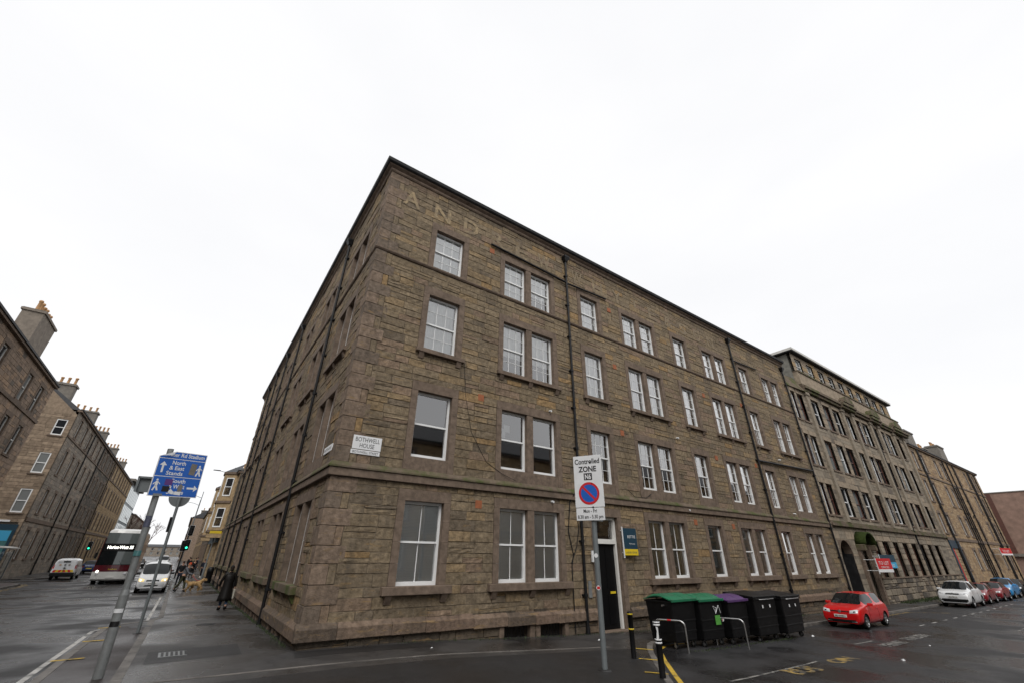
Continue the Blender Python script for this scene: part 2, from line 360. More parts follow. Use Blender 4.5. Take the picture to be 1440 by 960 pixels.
# patches in the footway
sheet('tarmac_patch', [(-2.95, 1.6), (-1.1, 1.75), (-1.15, .25), (-2.98, .1)], lambda x, y: gz(x, y)+.004, 'paving_patch', pv)
sheet('tarmac_patch', [(-.1, -.25), (3.1, -.3), (3.3, -.95), (-.2, -.9)], lambda x, y: gz(x, y)+.004, 'paving_patch', pv)
sheet('tarmac_patch', [(-2.6, -2.3), (9, -2.9), (6.4, -5.9), (3, -9), (-2.6, -9)], lambda x, y: gz(x, y)+.004, 'paving_patch', pv)
# opposite footway of the left street
P2 = [(-12.7, -30), (-12.7, 40.5), (-13.2, 42), (-14.6, 42.8), (-40, 43.2), (-40, -30)]
p2 = sheet('pavement', P2, gz, 'paving_red', side=.25); tag(p2, kind='structure'); kerbs(P2[:5], p2, .16, r=lambda x, y: y > 20)
P3 = [(-40, 49.8), (-15, 50.2), (-13.4, 51), (-12.8, 52.8), (-12.7, 230), (-40, 230)]
p3 = sheet('pavement', P3, gz, 'pavement', side=.25); tag(p3, kind='structure'); kerbs(P3[:5], p3, .16, r=lambda x, y: y < 80 and x > -20)
# road paint
def strip(name, line, w, material, z=.004, base=rz_):
    a, b = offset(line, w/2), offset(line, -w/2)
    return sheet(name, a+b[::-1], lambda x, y: base(x, y)+z, material, road)
strip('edge_line', [(-4.93, -14), (-4.85, -2), (-4.68, 4), (-4.6, 7.8), (-4.2, 8.7)], .11, 'line_white')
strip('edge_line', [(-3.3, 9.8), (-3.2, 23)], .1, 'line_white')
strip('edge_line', [(-12.4, -20), (-12.4, 40.4), (-12.9, 42.1)], .1, 'line_worn_y')
strip('edge_line', [(-12.2, -20), (-12.2, 40.4), (-12.75, 42.3)], .1, 'line_worn_y')
yl = offset(kerb_right[1:9], -.25)
strip('yellow_line', yl, .12, 'line_yellow')
for s in (10.6, 11.9, 13.6, 15.4, 17.2):       # kerb blips across the kerb stones
    a = along(kerb_right[1:], s-4); t = (along(kerb_right[1:], s-3.8)-a).normalized(); n = Vector((-t.y, t.x))
    mb = MB(); q = [a+t*.0-n*.02, a+t*.1-n*.02, a+t*.1+n*.5, a+n*.5]
    mb.prism([(p.x, p.y) for p in q], lambda x, y: gz(x, y)+.0135, lambda x, y: gz(x, y)+.0175); mb.build('kerb_blip', 'line_yellow', pv)
for y in (1.4, 4.2, 7.2, -1.5):
    mb = MB(); x0 = -4.62 if y < 3 else -4.45
    mb.prism([(x0, y), (x0+.55, y+.03), (x0+.55, y+.13), (x0, y+.1)], lambda x, y: gz(x, y)+.0165, lambda x, y: gz(x, y)+.0205); mb.build('kerb_blip', 'line_yellow', pv)
# parking bay ticks and the worn lettering on the side street
for i in range(12):
    x = 28.6+i*2.1
    strip('bay_tick', [(x, -4.75), (x+.75, -4.76)], .09, 'line_white')
strip('bay_line', [(18.6, -5.3), (20.4, -5.3)], .09, 'line_worn'); strip('bay_line', [(8.2, -6.4), (13.5, -6.1)], .07, 'line_worn')
strip('bay_line', [(30, -7.9), (60, -7.6)], .07, 'line_worn')
strip('yellow_line', [(27.6, -2.25), (36.5, -2.25)], .1, 'line_worn_y'); strip('yellow_line', [(36.5, -2.3), (38.6, -3.9)], .1, 'line_worn_y')
def road_text(s, x, y, size, material, w):
    vs, fs = text_verts(s, size, .03); k = w/(max(v[0] for v in vs)-min(v[0] for v in vs))
    mb = MB(); mb.add([(x-v[1]*1.0, y+v[0]*k, rz_(x-v[1], y+v[0]*k)+.006) for v in vs], fs)
    mb.build('road_lettering', material, road)
def road_text_x(s, x, y, size, material, w):
    vs, fs = text_verts(s, size, .03); k = w/(max(v[0] for v in vs)-min(v[0] for v in vs))
    mb = MB(); mb.add([(x+v[0]*k, y+v[1], rz_(x+v[0]*k, y+v[1])+.006) for v in vs], fs)
    mb.build('road_lettering', material, road)
road_text_x('BUS', 11.5, -6.75, .7, 'line_worn_y', 1.5); road_text_x('ON', 14.4, -6.6, .6, 'line_worn_y', 1.5)
road_text_x('PERMIT', 20.3, -6.2, .6, 'line_worn', 2.2); road_text_x('HOLDERS', 23.4, -6.1, .6, 'line_worn', 2.6)
# footway ironwork
mb = MB(); mb.box(-2.75, -2.2, .75, 1.35, gz(-2.5, 1)-.02, gz(-2.5, 1)+.012); fr = mb.build('inspection_cover', 'galv', pv)
for k in range(6):
    mb = MB(); mb.box(-2.70+.09*k, -2.65+.09*k, .8, 1.3, gz(-2.5, 1)+.012, gz(-2.5, 1)+.016); mb.build('cover_rib', 'black_iron', fr)
for (x, y, r) in ((-3.4, 7.1, .3), (-1.6, 6.6, .28), (14.6, -4.4, .3), (-7.2, 9, .33)):
    mb = MB(); z0 = gz(x, y)-(KERB if (x < -4.6 or x > 10) else 0); mb.lathe([(r, z0), (r, z0+.008), (r*.9, z0+.009)], x, y, 20); mb.build('manhole_cover', 'black_iron', road if x < -4.6 or x > 10 else pv)
# ---------------------------------------------------------------- facade kit
PAL1 = [((.20, .162, .115), 6), ((.175, .143, .105), 4), ((.235, .18, .115), 2), ((.205, .155, .118), 2), ((.145, .12, .093), 1), ((.26, .182, .10), .5)]
PALQ = [((.15, .122, .102), 3), ((.19, .148, .12), 3), ((.20, .155, .125), 1)]
def pick(pal, rng, j=.10):
    t = rng.random()*sum(w for _, w in pal)
    for c, w in pal:
        t -= w
        if t <= 0: break
    k = rng.uniform(1-j, 1+j); return (c[0]*k, c[1]*k, c[2]*k)
def sub_intervals(a, b, blocks):
    iv = [(a, b)]
    for s, e in blocks:
        nv = []
        for x, y in iv:
            if e <= x or s >= y: nv.append((x, y)); continue
            if s > x: nv.append((x, s))
            if e < y: nv.append((e, y))
        iv = nv
    return [(x, y) for x, y in iv if y-x > .06]
def stone_rects(L, zb, zt, holes, rng, h=(.21, .33), l=(.38, 1.0), u0=0):
    br = sorted({zb, zt, *[z for q in holes for z in q[2:4] if zb < z < zt]}); res = []
    b2 = [br[0]]
    for z in br[1:]:
        if z-b2[-1] > .07: b2.append(z)
        else: b2[-1] = b2[-1]
    for za, ze in zip(b2, b2[1:]):
        n = max(1, round((ze-za)/rng.uniform(*h))); ws = [rng.uniform(.75, 1.3) for _ in range(n)]; t = sum(ws); z = za
        for w in ws:
            hh = (ze-za)*w/t; zm = z+hh/2
            for a, b in sub_intervals(u0, L, [(q[0], q[1]) for q in holes if q[2] < zm < q[3]]):
                x = a
                while x < b-1e-6:
                    e = x+rng.uniform(*l)*(1.25 if hh > .3 else 1)
                    if b-e < l[0]*.8: e = b
                    if hh > .24 and e-x > .4 and rng.random() < .16:
                        zz = z+hh*rng.uniform(.4, .6); res.append((x, e, z, zz)); res.append((x, e, zz, z+hh))
                    else: res.append((x, e, z, z+hh))
                    x = e
            z += hh
    return res
def stone_into(mb, F, r, rng, col, joint=.004, bev=.009, proud=(.004, .03), fine=False):
    u0, u1, z0, z1 = r[0]+joint, r[1]-joint, r[2]+joint, r[3]-joint
    d = rng.uniform(*proud); b = min(bev, (u1-u0)*.2, (z1-z0)*.2); k = [d+rng.uniform(-.006, .006) for _ in range(4)]
    if not fine:
        P = [F.p(u0, -.02, z0), F.p(u1, -.02, z0), F.p(u1, -.02, z1), F.p(u0, -.02, z1), F.p(u0+b, k[0], z0+b), F.p(u1-b, k[1], z0+b), F.p(u1-b, k[2], z1-b), F.p(u0+b, k[3], z1-b)]
        fs = [(4, 5, 6, 7), (0, 1, 5, 4), (1, 2, 6, 5), (2, 3, 7, 6), (3, 0, 4, 7)]
        if not F.flip: fs = [f[::-1] for f in fs]
        mb.add(P, fs, col)
    else:
        nu = 4 if u1-u0 > .55 else 3; nz = 2
        P = []; fs = []
        for j in range(nz+1):
            for i in range(nu+1):
                uu = u0+b+(u1-u0-2*b)*i/nu; zz = z0+b+(z1-z0-2*b)*j/nz
                inner = 0 < i < nu or 0 < j < nz
                P.append(F.p(uu+(rng.uniform(-.01, .01) if inner and 0 < i < nu else rng.uniform(-.004, .004)), d+rng.uniform(-.010, .013), zz+rng.uniform(-.005, .005)))
        W_ = nu+1
        for j in range(nz):
            for i in range(nu): fs.append((j*W_+i, j*W_+i+1, (j+1)*W_+i+1, (j+1)*W_+i))
        ring = [i for i in range(nu+1)]+[j*W_+nu for j in range(1, nz+1)]+[nz*W_+i for i in range(nu-1, -1, -1)]+[j*W_ for j in range(nz-1, 0, -1)]
        base = len(P)
        for q in ring:
            i, j = q % W_, q//W_; P.append(F.p(u0 if i == 0 else u1 if i == nu else u0+(u1-u0)*i/nu, -.02, z0 if j == 0 else z1 if j == nz else z0+(z1-z0)*j/nz))
        n = len(ring)
        for k_ in range(n): fs.append((base+k_, base+(k_+1) % n, ring[(k_+1) % n], ring[k_]))
        if not F.flip: fs = [f[::-1] for f in fs]
        mb.add(P, fs, col)
def backing(mb, F, L, zb, zt, holes, d=-.004, u0=0):
    us = sorted({u0, L, *[x for q in holes for x in q[:2] if u0 < x < L]}); zs = sorted({zb, zt, *[x for q in holes for x in q[2:4] if zb < x < zt]})
    for a, b in zip(us, us[1:]):
        for c, e in zip(zs, zs[1:]):
            if not any(q[0] <= (a+b)/2 <= q[1] and q[2] <= (c+e)/2 <= q[3] for q in holes): F.rect(mb, a, b, d, c, e)
def window(F, u0, u1, z0, z1, parent, cols=1, rows=1, frame='upvc', curtain=None, d=-.15, fw=.075, gap=0.0, detail=True):
    """a sash window: frame with meeting rail, two panes, what hangs behind"""
    mb = MB(); zm = (z0+z1)/2
    for (a, b, c, e) in ((u0, u0+fw, z0, z1), (u1-fw, u1, z0, z1), (u0+fw, u1-fw, z1-fw*1.1, z1), (u0+fw, u1-fw, z0, z0+fw*1.5)): F.box(mb, a, b, d-.1, d, c, e)
    F.box(mb, u0+fw, u1-fw, d-.075, d-.012, zm-.03, zm+.03)
    for (zl, zh, dd) in ((zm+.03, z1-fw*1.1, d-.045), (z0+fw*1.5, zm-.03, d-.075)):
        for i in range(1, cols):
            x = u0+fw+(u1-u0-2*fw)*i/cols; F.box(mb, x-.010, x+.010, dd-.012, dd+.016, zl, zh)
        for j in range(1, rows):
            z = zl+(zh-zl)*j/rows; F.box(mb, u0+fw, u1-fw, dd-.01, dd+.016, z-.010, z+.010)
    w = mb.build('window', frame, parent)
    for (zl, zh, dd) in ((zm+.03, z1-fw*1.1, d-.045), (z0+fw*1.5, zm-.03, d-.075)):
        g = MB(); F.rect(g, u0+fw, u1-fw, dd, zl, zh); g.build('pane', 'window_glass', w)
    if curtain == 'venetian':
        b = MB(); z = z0+.12
        while z < z1-.1:
            p = [F.p(u0+fw, d-.09, z), F.p(u1-fw, d-.09, z), F.p(u1-fw, d-.097, z+.0405), F.p(u0+fw, d-.097, z+.0405)]
            b.quad(*p); z += .042
        b.build('venetian_blind', 'blind', w)
    elif curtain:
        m, f0 = curtain if isinstance(curtain, tuple) else (curtain, 0)
        b = MB(); n = max(4, int((u1-u0)/.07)); zb = z0+.06+f0*(z1-z0)
        P = []
        for i in range(n+1):
            x = u0+.04+(u1-u0-.08)*i/n; dd = d-.14+.02*math.sin(i*1.9)
            P += [F.p(x, dd, zb), F.p(x, dd, z1-.05)]
        b.add(P, [(2*i, 2*i+2, 2*i+3, 2*i+1) for i in range(n)], None, True); b.build('curtain', m, w)
    return w
def surround(F, u0, u1, z0, z1, parent, w=.24, lint=.34, sillz=None, mull=(), depth=.3, proud=.035, m='dressed', bottom=None, rng=random.Random(5), blocks=True):
    """dressed stone jambs built of blocks, lintel and mullion round an opening"""
    zb = z0 if bottom is None else bottom
    for a, b in ((u0-w, u0), (u1, u1+w)):
        z = zb; i = 0
        n = max(1, round((z1-zb)/.62)) if blocks else 1
        for k in range(n):
            s, e = zb+(z1-zb)*k/n, zb+(z1-zb)*(k+1)/n
            mb = MB(); F.box(mb, a, b, -depth, proud+rng.uniform(-.004, .004), s+.003, e-.003); mb.build('jamb_stone', m, parent)
    mb = MB(); F.box(mb, u0-w, u1+w, -depth, proud+.004, z1+.002, z1+lint); mb.build('lintel', m, parent)
    for a, b in mull:
        mb = MB(); F.box(mb, a, b, -depth, proud-.012, z0, z1); mb.build('mullion', m, parent)
def sill(F, u0, u1, z, parent, h=.2, proud=.17, nb=2, m='dressed', brackets=True):
    mb = MB(); F.box(mb, u0, u1, -.25, proud, z-h, z); s = mb.build('sill', m, parent, bevel=.015)
    if brackets:
        for i in range(nb):
            c = u0+.22+(u1-u0-.44)*i/max(1, nb-1); b = MB()
            P = [F.p(c-.1, 0, z-h-.22), F.p(c+.1, 0, z-h-.22), F.p(c+.1, .05, z-h-.22), F.p(c-.1, .05, z-h-.22), F.p(c-.1, 0, z-h-.002), F.p(c+.1, 0, z-h-.002), F.p(c+.1, proud-.03, z-h-.002), F.p(c-.1, proud-.03, z-h-.002)]
            b.hexa(P if F.flip else [P[i] for i in (1, 0, 3, 2, 5, 4, 7, 6)]); b.build('sill_bracket', m, s)
def pipe(F, u, z0, z1, parent, r=.06, d=.13, hopper=True, shoe=True, m='black_iron'):
    mb = MB(); mb.tube([F.p(u, d, z0), F.p(u, d, z1)], r, 10)
    z = z0+1.2
    while z < z1-.5:
        mb.cyl(F.p(u, d, z-.05), F.p(u, d, z+.05), r*1.35, n=10); F.box(mb, u-r*1.9, u+r*1.9, 0, d-.02, z-.03, z+.03); z += 1.83
    if shoe: mb.cyl(F.p(u, d, z0), F.p(u, d, z0+.22), r*1.5, r*1.25, n=10)
    p = mb.build('downpipe', m, parent)
    if hopper:
        h = MB(); P = [F.p(u-.09, .03, z1), F.p(u+.09, .03, z1), F.p(u+.09, .22, z1), F.p(u-.09, .22, z1), F.p(u-.17, .02, z1+.22), F.p(u+.17, .02, z1+.22), F.p(u+.17, .3, z1+.22), F.p(u-.17, .3, z1+.22)]
        h.hexa(P); F.box(h, u-.18, u+.18, .02, .31, z1+.22, z1+.32); h.build('hopper', m, p)
    return p
def stone_wall(F, L, zb, zt, holes, wall_parent, rng, pal, near=None, name='stone', m='stone', h=(.21, .33), l=(.38, 1.0), limit=300, u0=0, proud=(.004, .03), fine=True, mort='mortar'):
    """mortar face with openings; the blocks that show largest are parts, the rest one joined mesh"""
    bk = MB(); backing(bk, F, L, zb, zt, holes, u0=u0); w = bk.build('wall', mort, wall_parent)
    rs = stone_rects(L, zb, zt, holes, rng, h, l, u0)
    def key(r):
        P = F.p((r[0]+r[1])/2, 0, (r[2]+r[3])/2)-CAM; return -(r[1]-r[0])*(r[3]-r[2])*abs(P.dot(F.n))/P.length**3
    rs.sort(key=key); rest = MB()
    for i, r in enumerate(rs):
        c = pick(pal, rng)
        if i < limit:
            mb = MB(); stone_into(mb, F, r, rng, c, fine=fine, proud=proud); mb.build(name, m, w)
        else: stone_into(rest, F, r, rng, c, proud=proud)
    if rest.f: tag(rest.build(name+'work', m, w), kind='stuff')
    return w
# ---------------------------------------------------------------- the corner building
R1 = random.Random(11)
BL, BD, ZT = 34.85, 37.4, 17.3
b1 = thing('stone_building', (0, 0, 0), 'long four-storey brown stone corner building with faded painted lettering under its eaves', 'building')
FF = Fr((0, 0), (1, 0), (0, -1)); FL = Fr((0, 0), (0, 1), (-1, 0))
FLOORS = [(1.3, 3.66), (5.04, 7.35), (8.98, 11.4), (12.8, 14.78)]
colsF = [(2.35, 3.72, 1), (5.95, 8.8, 2), (10.9, 12.2, 1), (14.2, 17.0, 2), (19.0, 20.3, 1), (22.25, 24.95, 2), (26.95, 28.15, 1), (30.3, 32.9, 2)]
colsL = [(1.75, 4.1, 2), (6.9, 9.3, 2), (12.0, 14.4, 2), (19.0, 21.4, 2), (24, 26.4, 2), (29.2, 31.6, 2), (33.6, 35.6, 2)]
SW = .24; LI = .34
def openings(cols, L):
    hs = []
    for fi, (z0, z1) in enumerate(FLOORS):
        for (a, b, n) in cols:
            if cols is colsF and fi == 0 and a == 10.9: continue
            bot = {0: 1.3, 1: 4.6, 2: 8.98, 3: 12.74}[fi]
            hs.append((a-SW, b+SW, bot if fi != 1 else 4.6, z1+LI))
    return hs
hF = openings(colsF, BL); hL = openings(colsL, BD)
DOOR = (10.72, 12.12)
hF.append((DOOR[0]-SW, DOOR[1]+SW, -1, 3.66+LI))
bands = [(4.18, 4.6), (12.6, 12.74), (16.84, 17.3)]
for (za, zb_) in bands: hF.append((-1, 99, za, zb_)); hL.append((-1, 99, za, zb_))
QW = .62
hFq = hF+[(-.1, QW, .5, 16.84)]; hLq = hL+[(-.1, QW, .5, 16.84)]
wF = stone_wall(FF, BL, .5, 16.84, hFq, b1, R1, PAL1, u0=0)
wL = stone_wall(FL, BD, .5, 16.84, hLq, b1, R1, PAL1, limit=120, u0=0)
# quoins: long and short blocks bonded round the corner
z = .5; i = 0
while z < 16.8:
    hq = R1.uniform(.4, .52)
    if 3.9 < z+hq and z < 4.18: hq = 4.18-z
    if z >= 4.18 and z < 4.6: z = 4.6; continue
    if z < 12.6 < z+hq+.2: hq = 12.6-z
    if abs(z-12.6) < .01: z = 12.74; continue
    if z+hq > 16.5: hq = 16.84-z
    a, b = (QW+.16, .4) if i % 2 else (.4, QW+.16)
    g = .006; p = .03+R1.uniform(-.006, .008)
    mb = MB(); mb.prism([(-p, -p), (a, -p), (a, .0), (.0, .0), (.0, b), (-p, b)], z+g, z+hq-g, pick(PALQ, R1)); mb.build('quoin', 'stone', b1, bevel=.01)
    for (F, w, hh) in ((FF, a, hFq), (FL, b, hLq)):    # fill between a short quoin and the field
        if w < QW-.02:
            m2 = MB(); stone_into(m2, F, (w, QW, z, z+hq), R1, pick(PAL1, R1), fine=True); m2.build('stone', 'stone', wF if F is FF else wL)
        elif w > QW: pass
    z += hq; i += 1
# plinth: a moulded band over rough footing stones
def Lband(d, z0, z1, name, m, bevel=0, e=.0):
    mb = MB(); mb.prism([(-d, -d), (BL+e, -d), (BL+e, .05), (.05, .05), (.05, BD), (-d, BD)], z0, z1); return mb.build(name, m, b1, bevel=bevel)
def plinth_run(F, L, seg, holes, gate):
    u = -.14 if F is FF else .0
    while u < L:
        e = min(L, u+R1.uniform(*seg))
        for (ha, hb) in gate:
            if u < ha < e: e = ha
            if ha <= u < hb: u = hb; e = min(L, u+R1.uniform(*seg))
        if e-u > .05:
            zt = .52+zx(max(u, 0))*.35 if F is FF else .52
            zb2 = zt-.38
            t = R1.uniform(-.01, .01); p = R1.uniform(-.006, .006)
            P = lambda d, z: [F.p(u+.005, d, z), F.p(e-.005, d, z)]
            a, b = P(-.05, zb2), P(.14+p, zb2+.02); c, d_ = P(.14+p, zt-.1), P(.0, zt+.03); k = P(-.05, zt+.03)
            vs = [a[0], b[0], c[0], d_[0], k[0], a[1], b[1], c[1], d_[1], k[1]]
            mb = MB(); mb.add(vs, [(0, 1, 2, 3, 4), (9, 8, 7, 6, 5), (0, 5, 6, 1), (1, 6, 7, 2), (2, 7, 8, 3), (3, 8, 9, 4), (4, 9, 5, 0)], pick([((.16, .118, .095), 3), ((.165, .125, .10), 2), ((.11, .088, .073), 2)], R1))
            mb.build('plinth_stone', 'stone', b1, bevel=.012)
        u = e
doors = [(DOOR[0]-SW, DOOR[1]+SW)]
plinth_run(FF, BL, (.75, 1.7), hF, doors); plinth_run(FL, BD, (.8, 1.9), hL, [])
ventsF = [(6.1, 7.35), (7.6, 8.9)]; ventsL = [(a+.2, a+1.1) for a in (1.6, 3.1, 5.9, 7.4, 9.4, 11.4, 13.2, 15.2, 19, 21)]
for F, L, vents in ((FF, BL, ventsF), (FL, BD, ventsL)):
    hs = [(a, b, -2, .16) for a, b in vents]+([(DOOR[0]-SW, DOOR[1]+SW, -2, 3)] if F is FF else [])
    for r in stone_rects(L if F is FF else 26, -1.15, .52, hs, R1, (.26, .4), (.4, 1.0), u0=0 if F is FF else 0):
        zt = r[3]
        if F is FF and zt < zx(r[0])-.1: continue
        if F is FL and zt < zy(r[0])-.1: continue
        mb = MB(); stone_into(mb, F, r, R1, pick([((.10, .083, .066), 2), ((.07, .06, .05), 2), ((.13, .10, .075), 1)], R1), proud=(.02, .05)); mb.build('footing_stone', 'stone', b1)
    mb = MB(); backing(mb, F, L, -1.3, .5, hs, d=-.012); mb.build('footing', 'mortar', b1)
    for a, b in vents:
        v = MB(); F.box(v, a, b, -.4, -.3, -.8, .16); v.build('vent_recess', 'room', b1)
        for k in range(2):
            x = a if k == 0 else b
            v = MB(); F.box(v, x-.09, x+.09, -.3, .07, -.6, .15); v.build('vent_pier', 'dressed', b1)
        v = MB(); 
        for k in range(9): x = a+.1+(b-a-.2)*k/8; v.cyl(F.p(x, -.12, -.6), F.p(x, -.12, .15), .012, n=6)
        v.build('vent_grille', 'black_iron', b1)
# string courses and cornice
Lband(.12, 4.18, 4.42, 'string_course', 'dressed', .02, .0)
mb = MB()
pr = [(.05, 4.42), (.155, 4.42), (.155, 4.47), (.06, 4.6), (-.04, 4.6)]
def sweep(prof, name, m, e=0):
    mb = MB(); n = len(prof)
    rings = [[(BL+e, -d, z) for d, z in prof], [(-d, -d, z) for d, z in prof], [(-d, BD, z) for d, z in prof]]
    vs = [p for r in rings for p in r]
    fs = [(k*n+i, k*n+(i+1) % n, (k+1)*n+(i+1) % n, (k+1)*n+i) for k in range(2) for i in range(n)]+[tuple(range(n)), tuple(range(2*n, 3*n))[::-1]]
    mb.add(vs, fs); return mb.build(name, m, b1)
sweep([(-.05, 4.423), (.16, 4.423), (.16, 4.47), (.075, 4.6), (-.05, 4.605)], 'string_course_top', 'mossy')
sweep([(-.05, 12.6), (.05, 12.62), (.09, 12.68), (.09, 12.72), (.0, 12.745), (-.05, 12.745)], 'string_course', 'dressed')
sweep([(-.05, 16.842), (.05, 16.842), (.09, 16.9), (.09, 16.98), (.2, 17.06), (.22, 17.1), (-.05, 17.1)], 'cornice', 'dressed', .05)
sweep([(-.05, 17.102), (.25, 17.102), (.31, 17.16), (.33, 17.3), (.27, 17.3), (.25, 17.2), (-.05, 17.2)], 'gutter', 'lead', .1)
mb = MB(); mb.box(.1, BL, .1, BD, 17.0, 17.18); mb.build('roof', 'slate', b1)
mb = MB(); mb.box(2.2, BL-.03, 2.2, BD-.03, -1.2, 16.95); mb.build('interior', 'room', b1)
mb = MB(); mb.box(BL-.25, BL-.001, .05, 2.19, -1.2, 16.95); mb.box(.05, 2.19, BD-.25, BD-.001, -1.2, 16.95); mb.build('end_wall', 'mortar', b1)
for z in (4.3, 8.2, 12.2, 16.5):
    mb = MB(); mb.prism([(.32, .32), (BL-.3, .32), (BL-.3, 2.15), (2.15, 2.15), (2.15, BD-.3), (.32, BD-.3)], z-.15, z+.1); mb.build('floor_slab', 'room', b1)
# windows
def units(a, b, n): return [(a, b)] if n == 1 else [(a, (a+b)/2-.155), ((a+b)/2+.155, b)]
for F, cols in ((FF, colsF), (FL, colsL)):
    for fi, (z0, z1) in enumerate(FLOORS):
        for ci, (a, b, n) in enumerate(cols):
            if F is FF and fi == 0 and ci == 2: continue
            mul = [] if n == 1 else [((a+b)/2-.155, (a+b)/2+.155)]
            surround(F, a, b, z0, z1, b1, SW, LI, mull=mul, bottom={0: 1.31, 1: 4.61, 2: 8.99, 3: 12.75}[fi], rng=R1, blocks=(a < 18))
            if fi == 1:
                mb = MB(); F.box(mb, a, b, -.3, .02, 4.61, 5.035); mb.build('apron_stone', 'dressed', b1)
            if fi == 0: sill(F, a-.42, b+.42, 1.305, b1, .22, .19, 2 if n == 1 else 3, 'mossy' if F is FL else 'dressed')
            if fi == 2: sill(F, a-.3, b+.34, 8.985, b1, .17, .16, 2 if n == 1 else 3)
            if fi == 3:
                mb = MB(); F.box(mb, a, b, -.3, .03, 12.7, 12.798); mb.build('sill', 'dressed', b1)
            for k, (x0, x1) in enumerate(units(a, b, n)):
                if F is FF:
                    if fi == 0: co, ro, cu = (2, 1, 'venetian') if ci < 2 else (2, 1, ('curtain_cream', 0)) if ci == 3 else (1, 1, ('curtain_blue', 0) if ci == 4 else ('curtain', 0))
                    elif fi == 1: co, ro, cu = (1, 1, None) if ci < 2 else (3, 2, ('curtain', .62) if (ci+k) % 2 else None)
                    else: co, ro, cu = 3, 2, ('curtain', 0 if (fi == 3 and not (ci == 1 and k)) or ci in (0, 2, 3) else .35)
                else: co, ro, cu = 2, 1, ('curtain', 0) if (fi+ci) % 3 else None
                window(F, x0, x1, z0, z1, b1, co, ro, 'upvc', cu)
# casement standing open, papers and a plant behind the first floor glass
mb = MB(); FF.box(mb, 6.15, 6.42, -.42, -.40, 6.35, 6.72); FF.box(mb, 6.36, 6.66, -.45, -.43, 6.6, 6.9); mb.build('paper_sheet', 'sign_white', b1)
# door with fanlight
surround(FF, DOOR[0], DOOR[1], -.45, 3.66, b1, SW, LI, bottom=-.5, rng=R1)
mb = MB()
FF.box(mb, DOOR[0], DOOR[0]+.1, -.3, -.2, -.44, 3.66); FF.box(mb, DOOR[1]-.13, DOOR[1]-.03, -.3, -.12, -.44, 3.66); FF.box(mb, DOOR[0]+.1, DOOR[1]-.13, -.3, -.1, 2.62, 2.8); FF.box(mb, DOOR[0]+.1, DOOR[1]-.13, -.3, -.1, 3.56, 3.66)
dr = mb.build('door_frame', 'white_paint', b1)
mb = MB(); FF.box(mb, DOOR[0]+.1, DOOR[1]-.13, -.28, -.23, -.36, 2.62)
for (a, b, c, d_) in ((.22, .6, -.2, .75), (.72, 1.1, -.2, .75), (.22, .6, 1.0, 2.45), (.72, 1.1, 1.0, 2.45)):
    FF.box(mb, DOOR[0]+a, DOOR[0]+b, -.23, -.215, c, d_)
dd = mb.build('door', 'door_black', b1)
mb = MB(); FF.box(mb, DOOR[0]+.85, DOOR[0]+1.15, -.215, -.2, .82, .9); mb.build('letter_box', 'sign_yellow', dd)
mb = MB(); FF.box(mb, DOOR[0]+.1, DOOR[1]-.13, -.26, -.24, 2.8, 3.56); mb.build('fanlight', 'window_glass', b1)
mb = MB(); FF.box(mb, DOOR[0]-.02, DOOR[1]+.02, -.3, .12, -.62, -.37); mb.build('door_step', 'dressed', b1, bevel=.02)
mb = MB(); FF.box(mb, DOOR[0]-.62, DOOR[0]-.45, .03, .06, .75, 1.3); mb.build('entry_panel', 'galv', b1)
# pipes and cables
pipe(FF, 9.86, -.35, 16.45, b1); pipe(FF, 26.15, -.65, 16.45, b1); pipe(FF, 34.45, -.75, 16.3, b1)
for u in (5.55, 16.8, 22.6, 27.6, 32.4): pipe(FL, u, -.2, 16.5, b1)
def rod(path, r, name='waste_pipe', m='black_iron'):
    mb = MB(); mb.tube(path, r, 8); return mb.build(name, m, b1)
rod([FF.p(5.1, .1, 15.32), FF.p(7.4, .1, 15.22), FF.p(9.86, .12, 15.08)], .055)
rod([FF.p(9.86, .12, 15.05), FF.p(12.9, .1, 15.22)], .05); rod([FF.p(26.15, .12, 15.05), FF.p(29.6, .1, 15.2)], .05)
rod([FF.p(26.2, .12, 7.85), FF.p(34.4, .12, 8.1)], .07)
rod([FF.p(9.3, .07, -.3), FF.p(9.28, .07, 1.8), FF.p(9.4, .06, 2.2), FF.p(9.2, .05, 3.0), FF.p(9.35, .05, 4.1), FF.p(9.6, .16, 4.5)], .02, 'cable')
rod([FF.p(9.28, .05, 1.9), FF.p(9.6, .06, 2.5), FF.p(9.75, .06, 3.1), FF.p(9.7, .05, 4.0)], .016, 'cable')
rod([FF.p(4.1, .03, 9.0), FF.p(4.25, .03, 7.6), FF.p(4.6, .03, 6.2), FF.p(5.3, .03, 5.2), FF.p(6, .05, 4.85), FF.p(6.6, .08, 4.66)], .008, 'cable')
rod([FF.p(13.0, .05, 4.9), FF.p(13.4, .09, 4.62), FF.p(14.2, .09, 4.62), FF.p(14.7, .05, 4.85)], .013, 'cable')
for (u, z) in ((4.95, 7.62), (5.05, 3.72), (13.15, 14.6), (13.1, 11.1), (13.1, 7.55), (18.0, 3.75), (21.35, 11.3), (21.3, 7.4), (21.55, 3.7), (26.0, 11.6), (25.9, 7.5), (5.2, 15.0)):
    mb = MB(); FF.box(mb, u-.13, u+.13, -.02, .035, z-.13, z+.13); mb.build('air_brick', 'terracotta', b1)
for (u, z) in ((8.45, 7.75), (8.4, 4.05), (17.6, 8.0), (17.5, 4.3), (29.4, 8.3), (29.4, 4.8)):
    mb = MB(); mb.cyl(FF.p(u, 0, z), FF.p(u, .16, z-.02), .045, n=8); mb.build('boiler_flue', 'sign_white', b1)
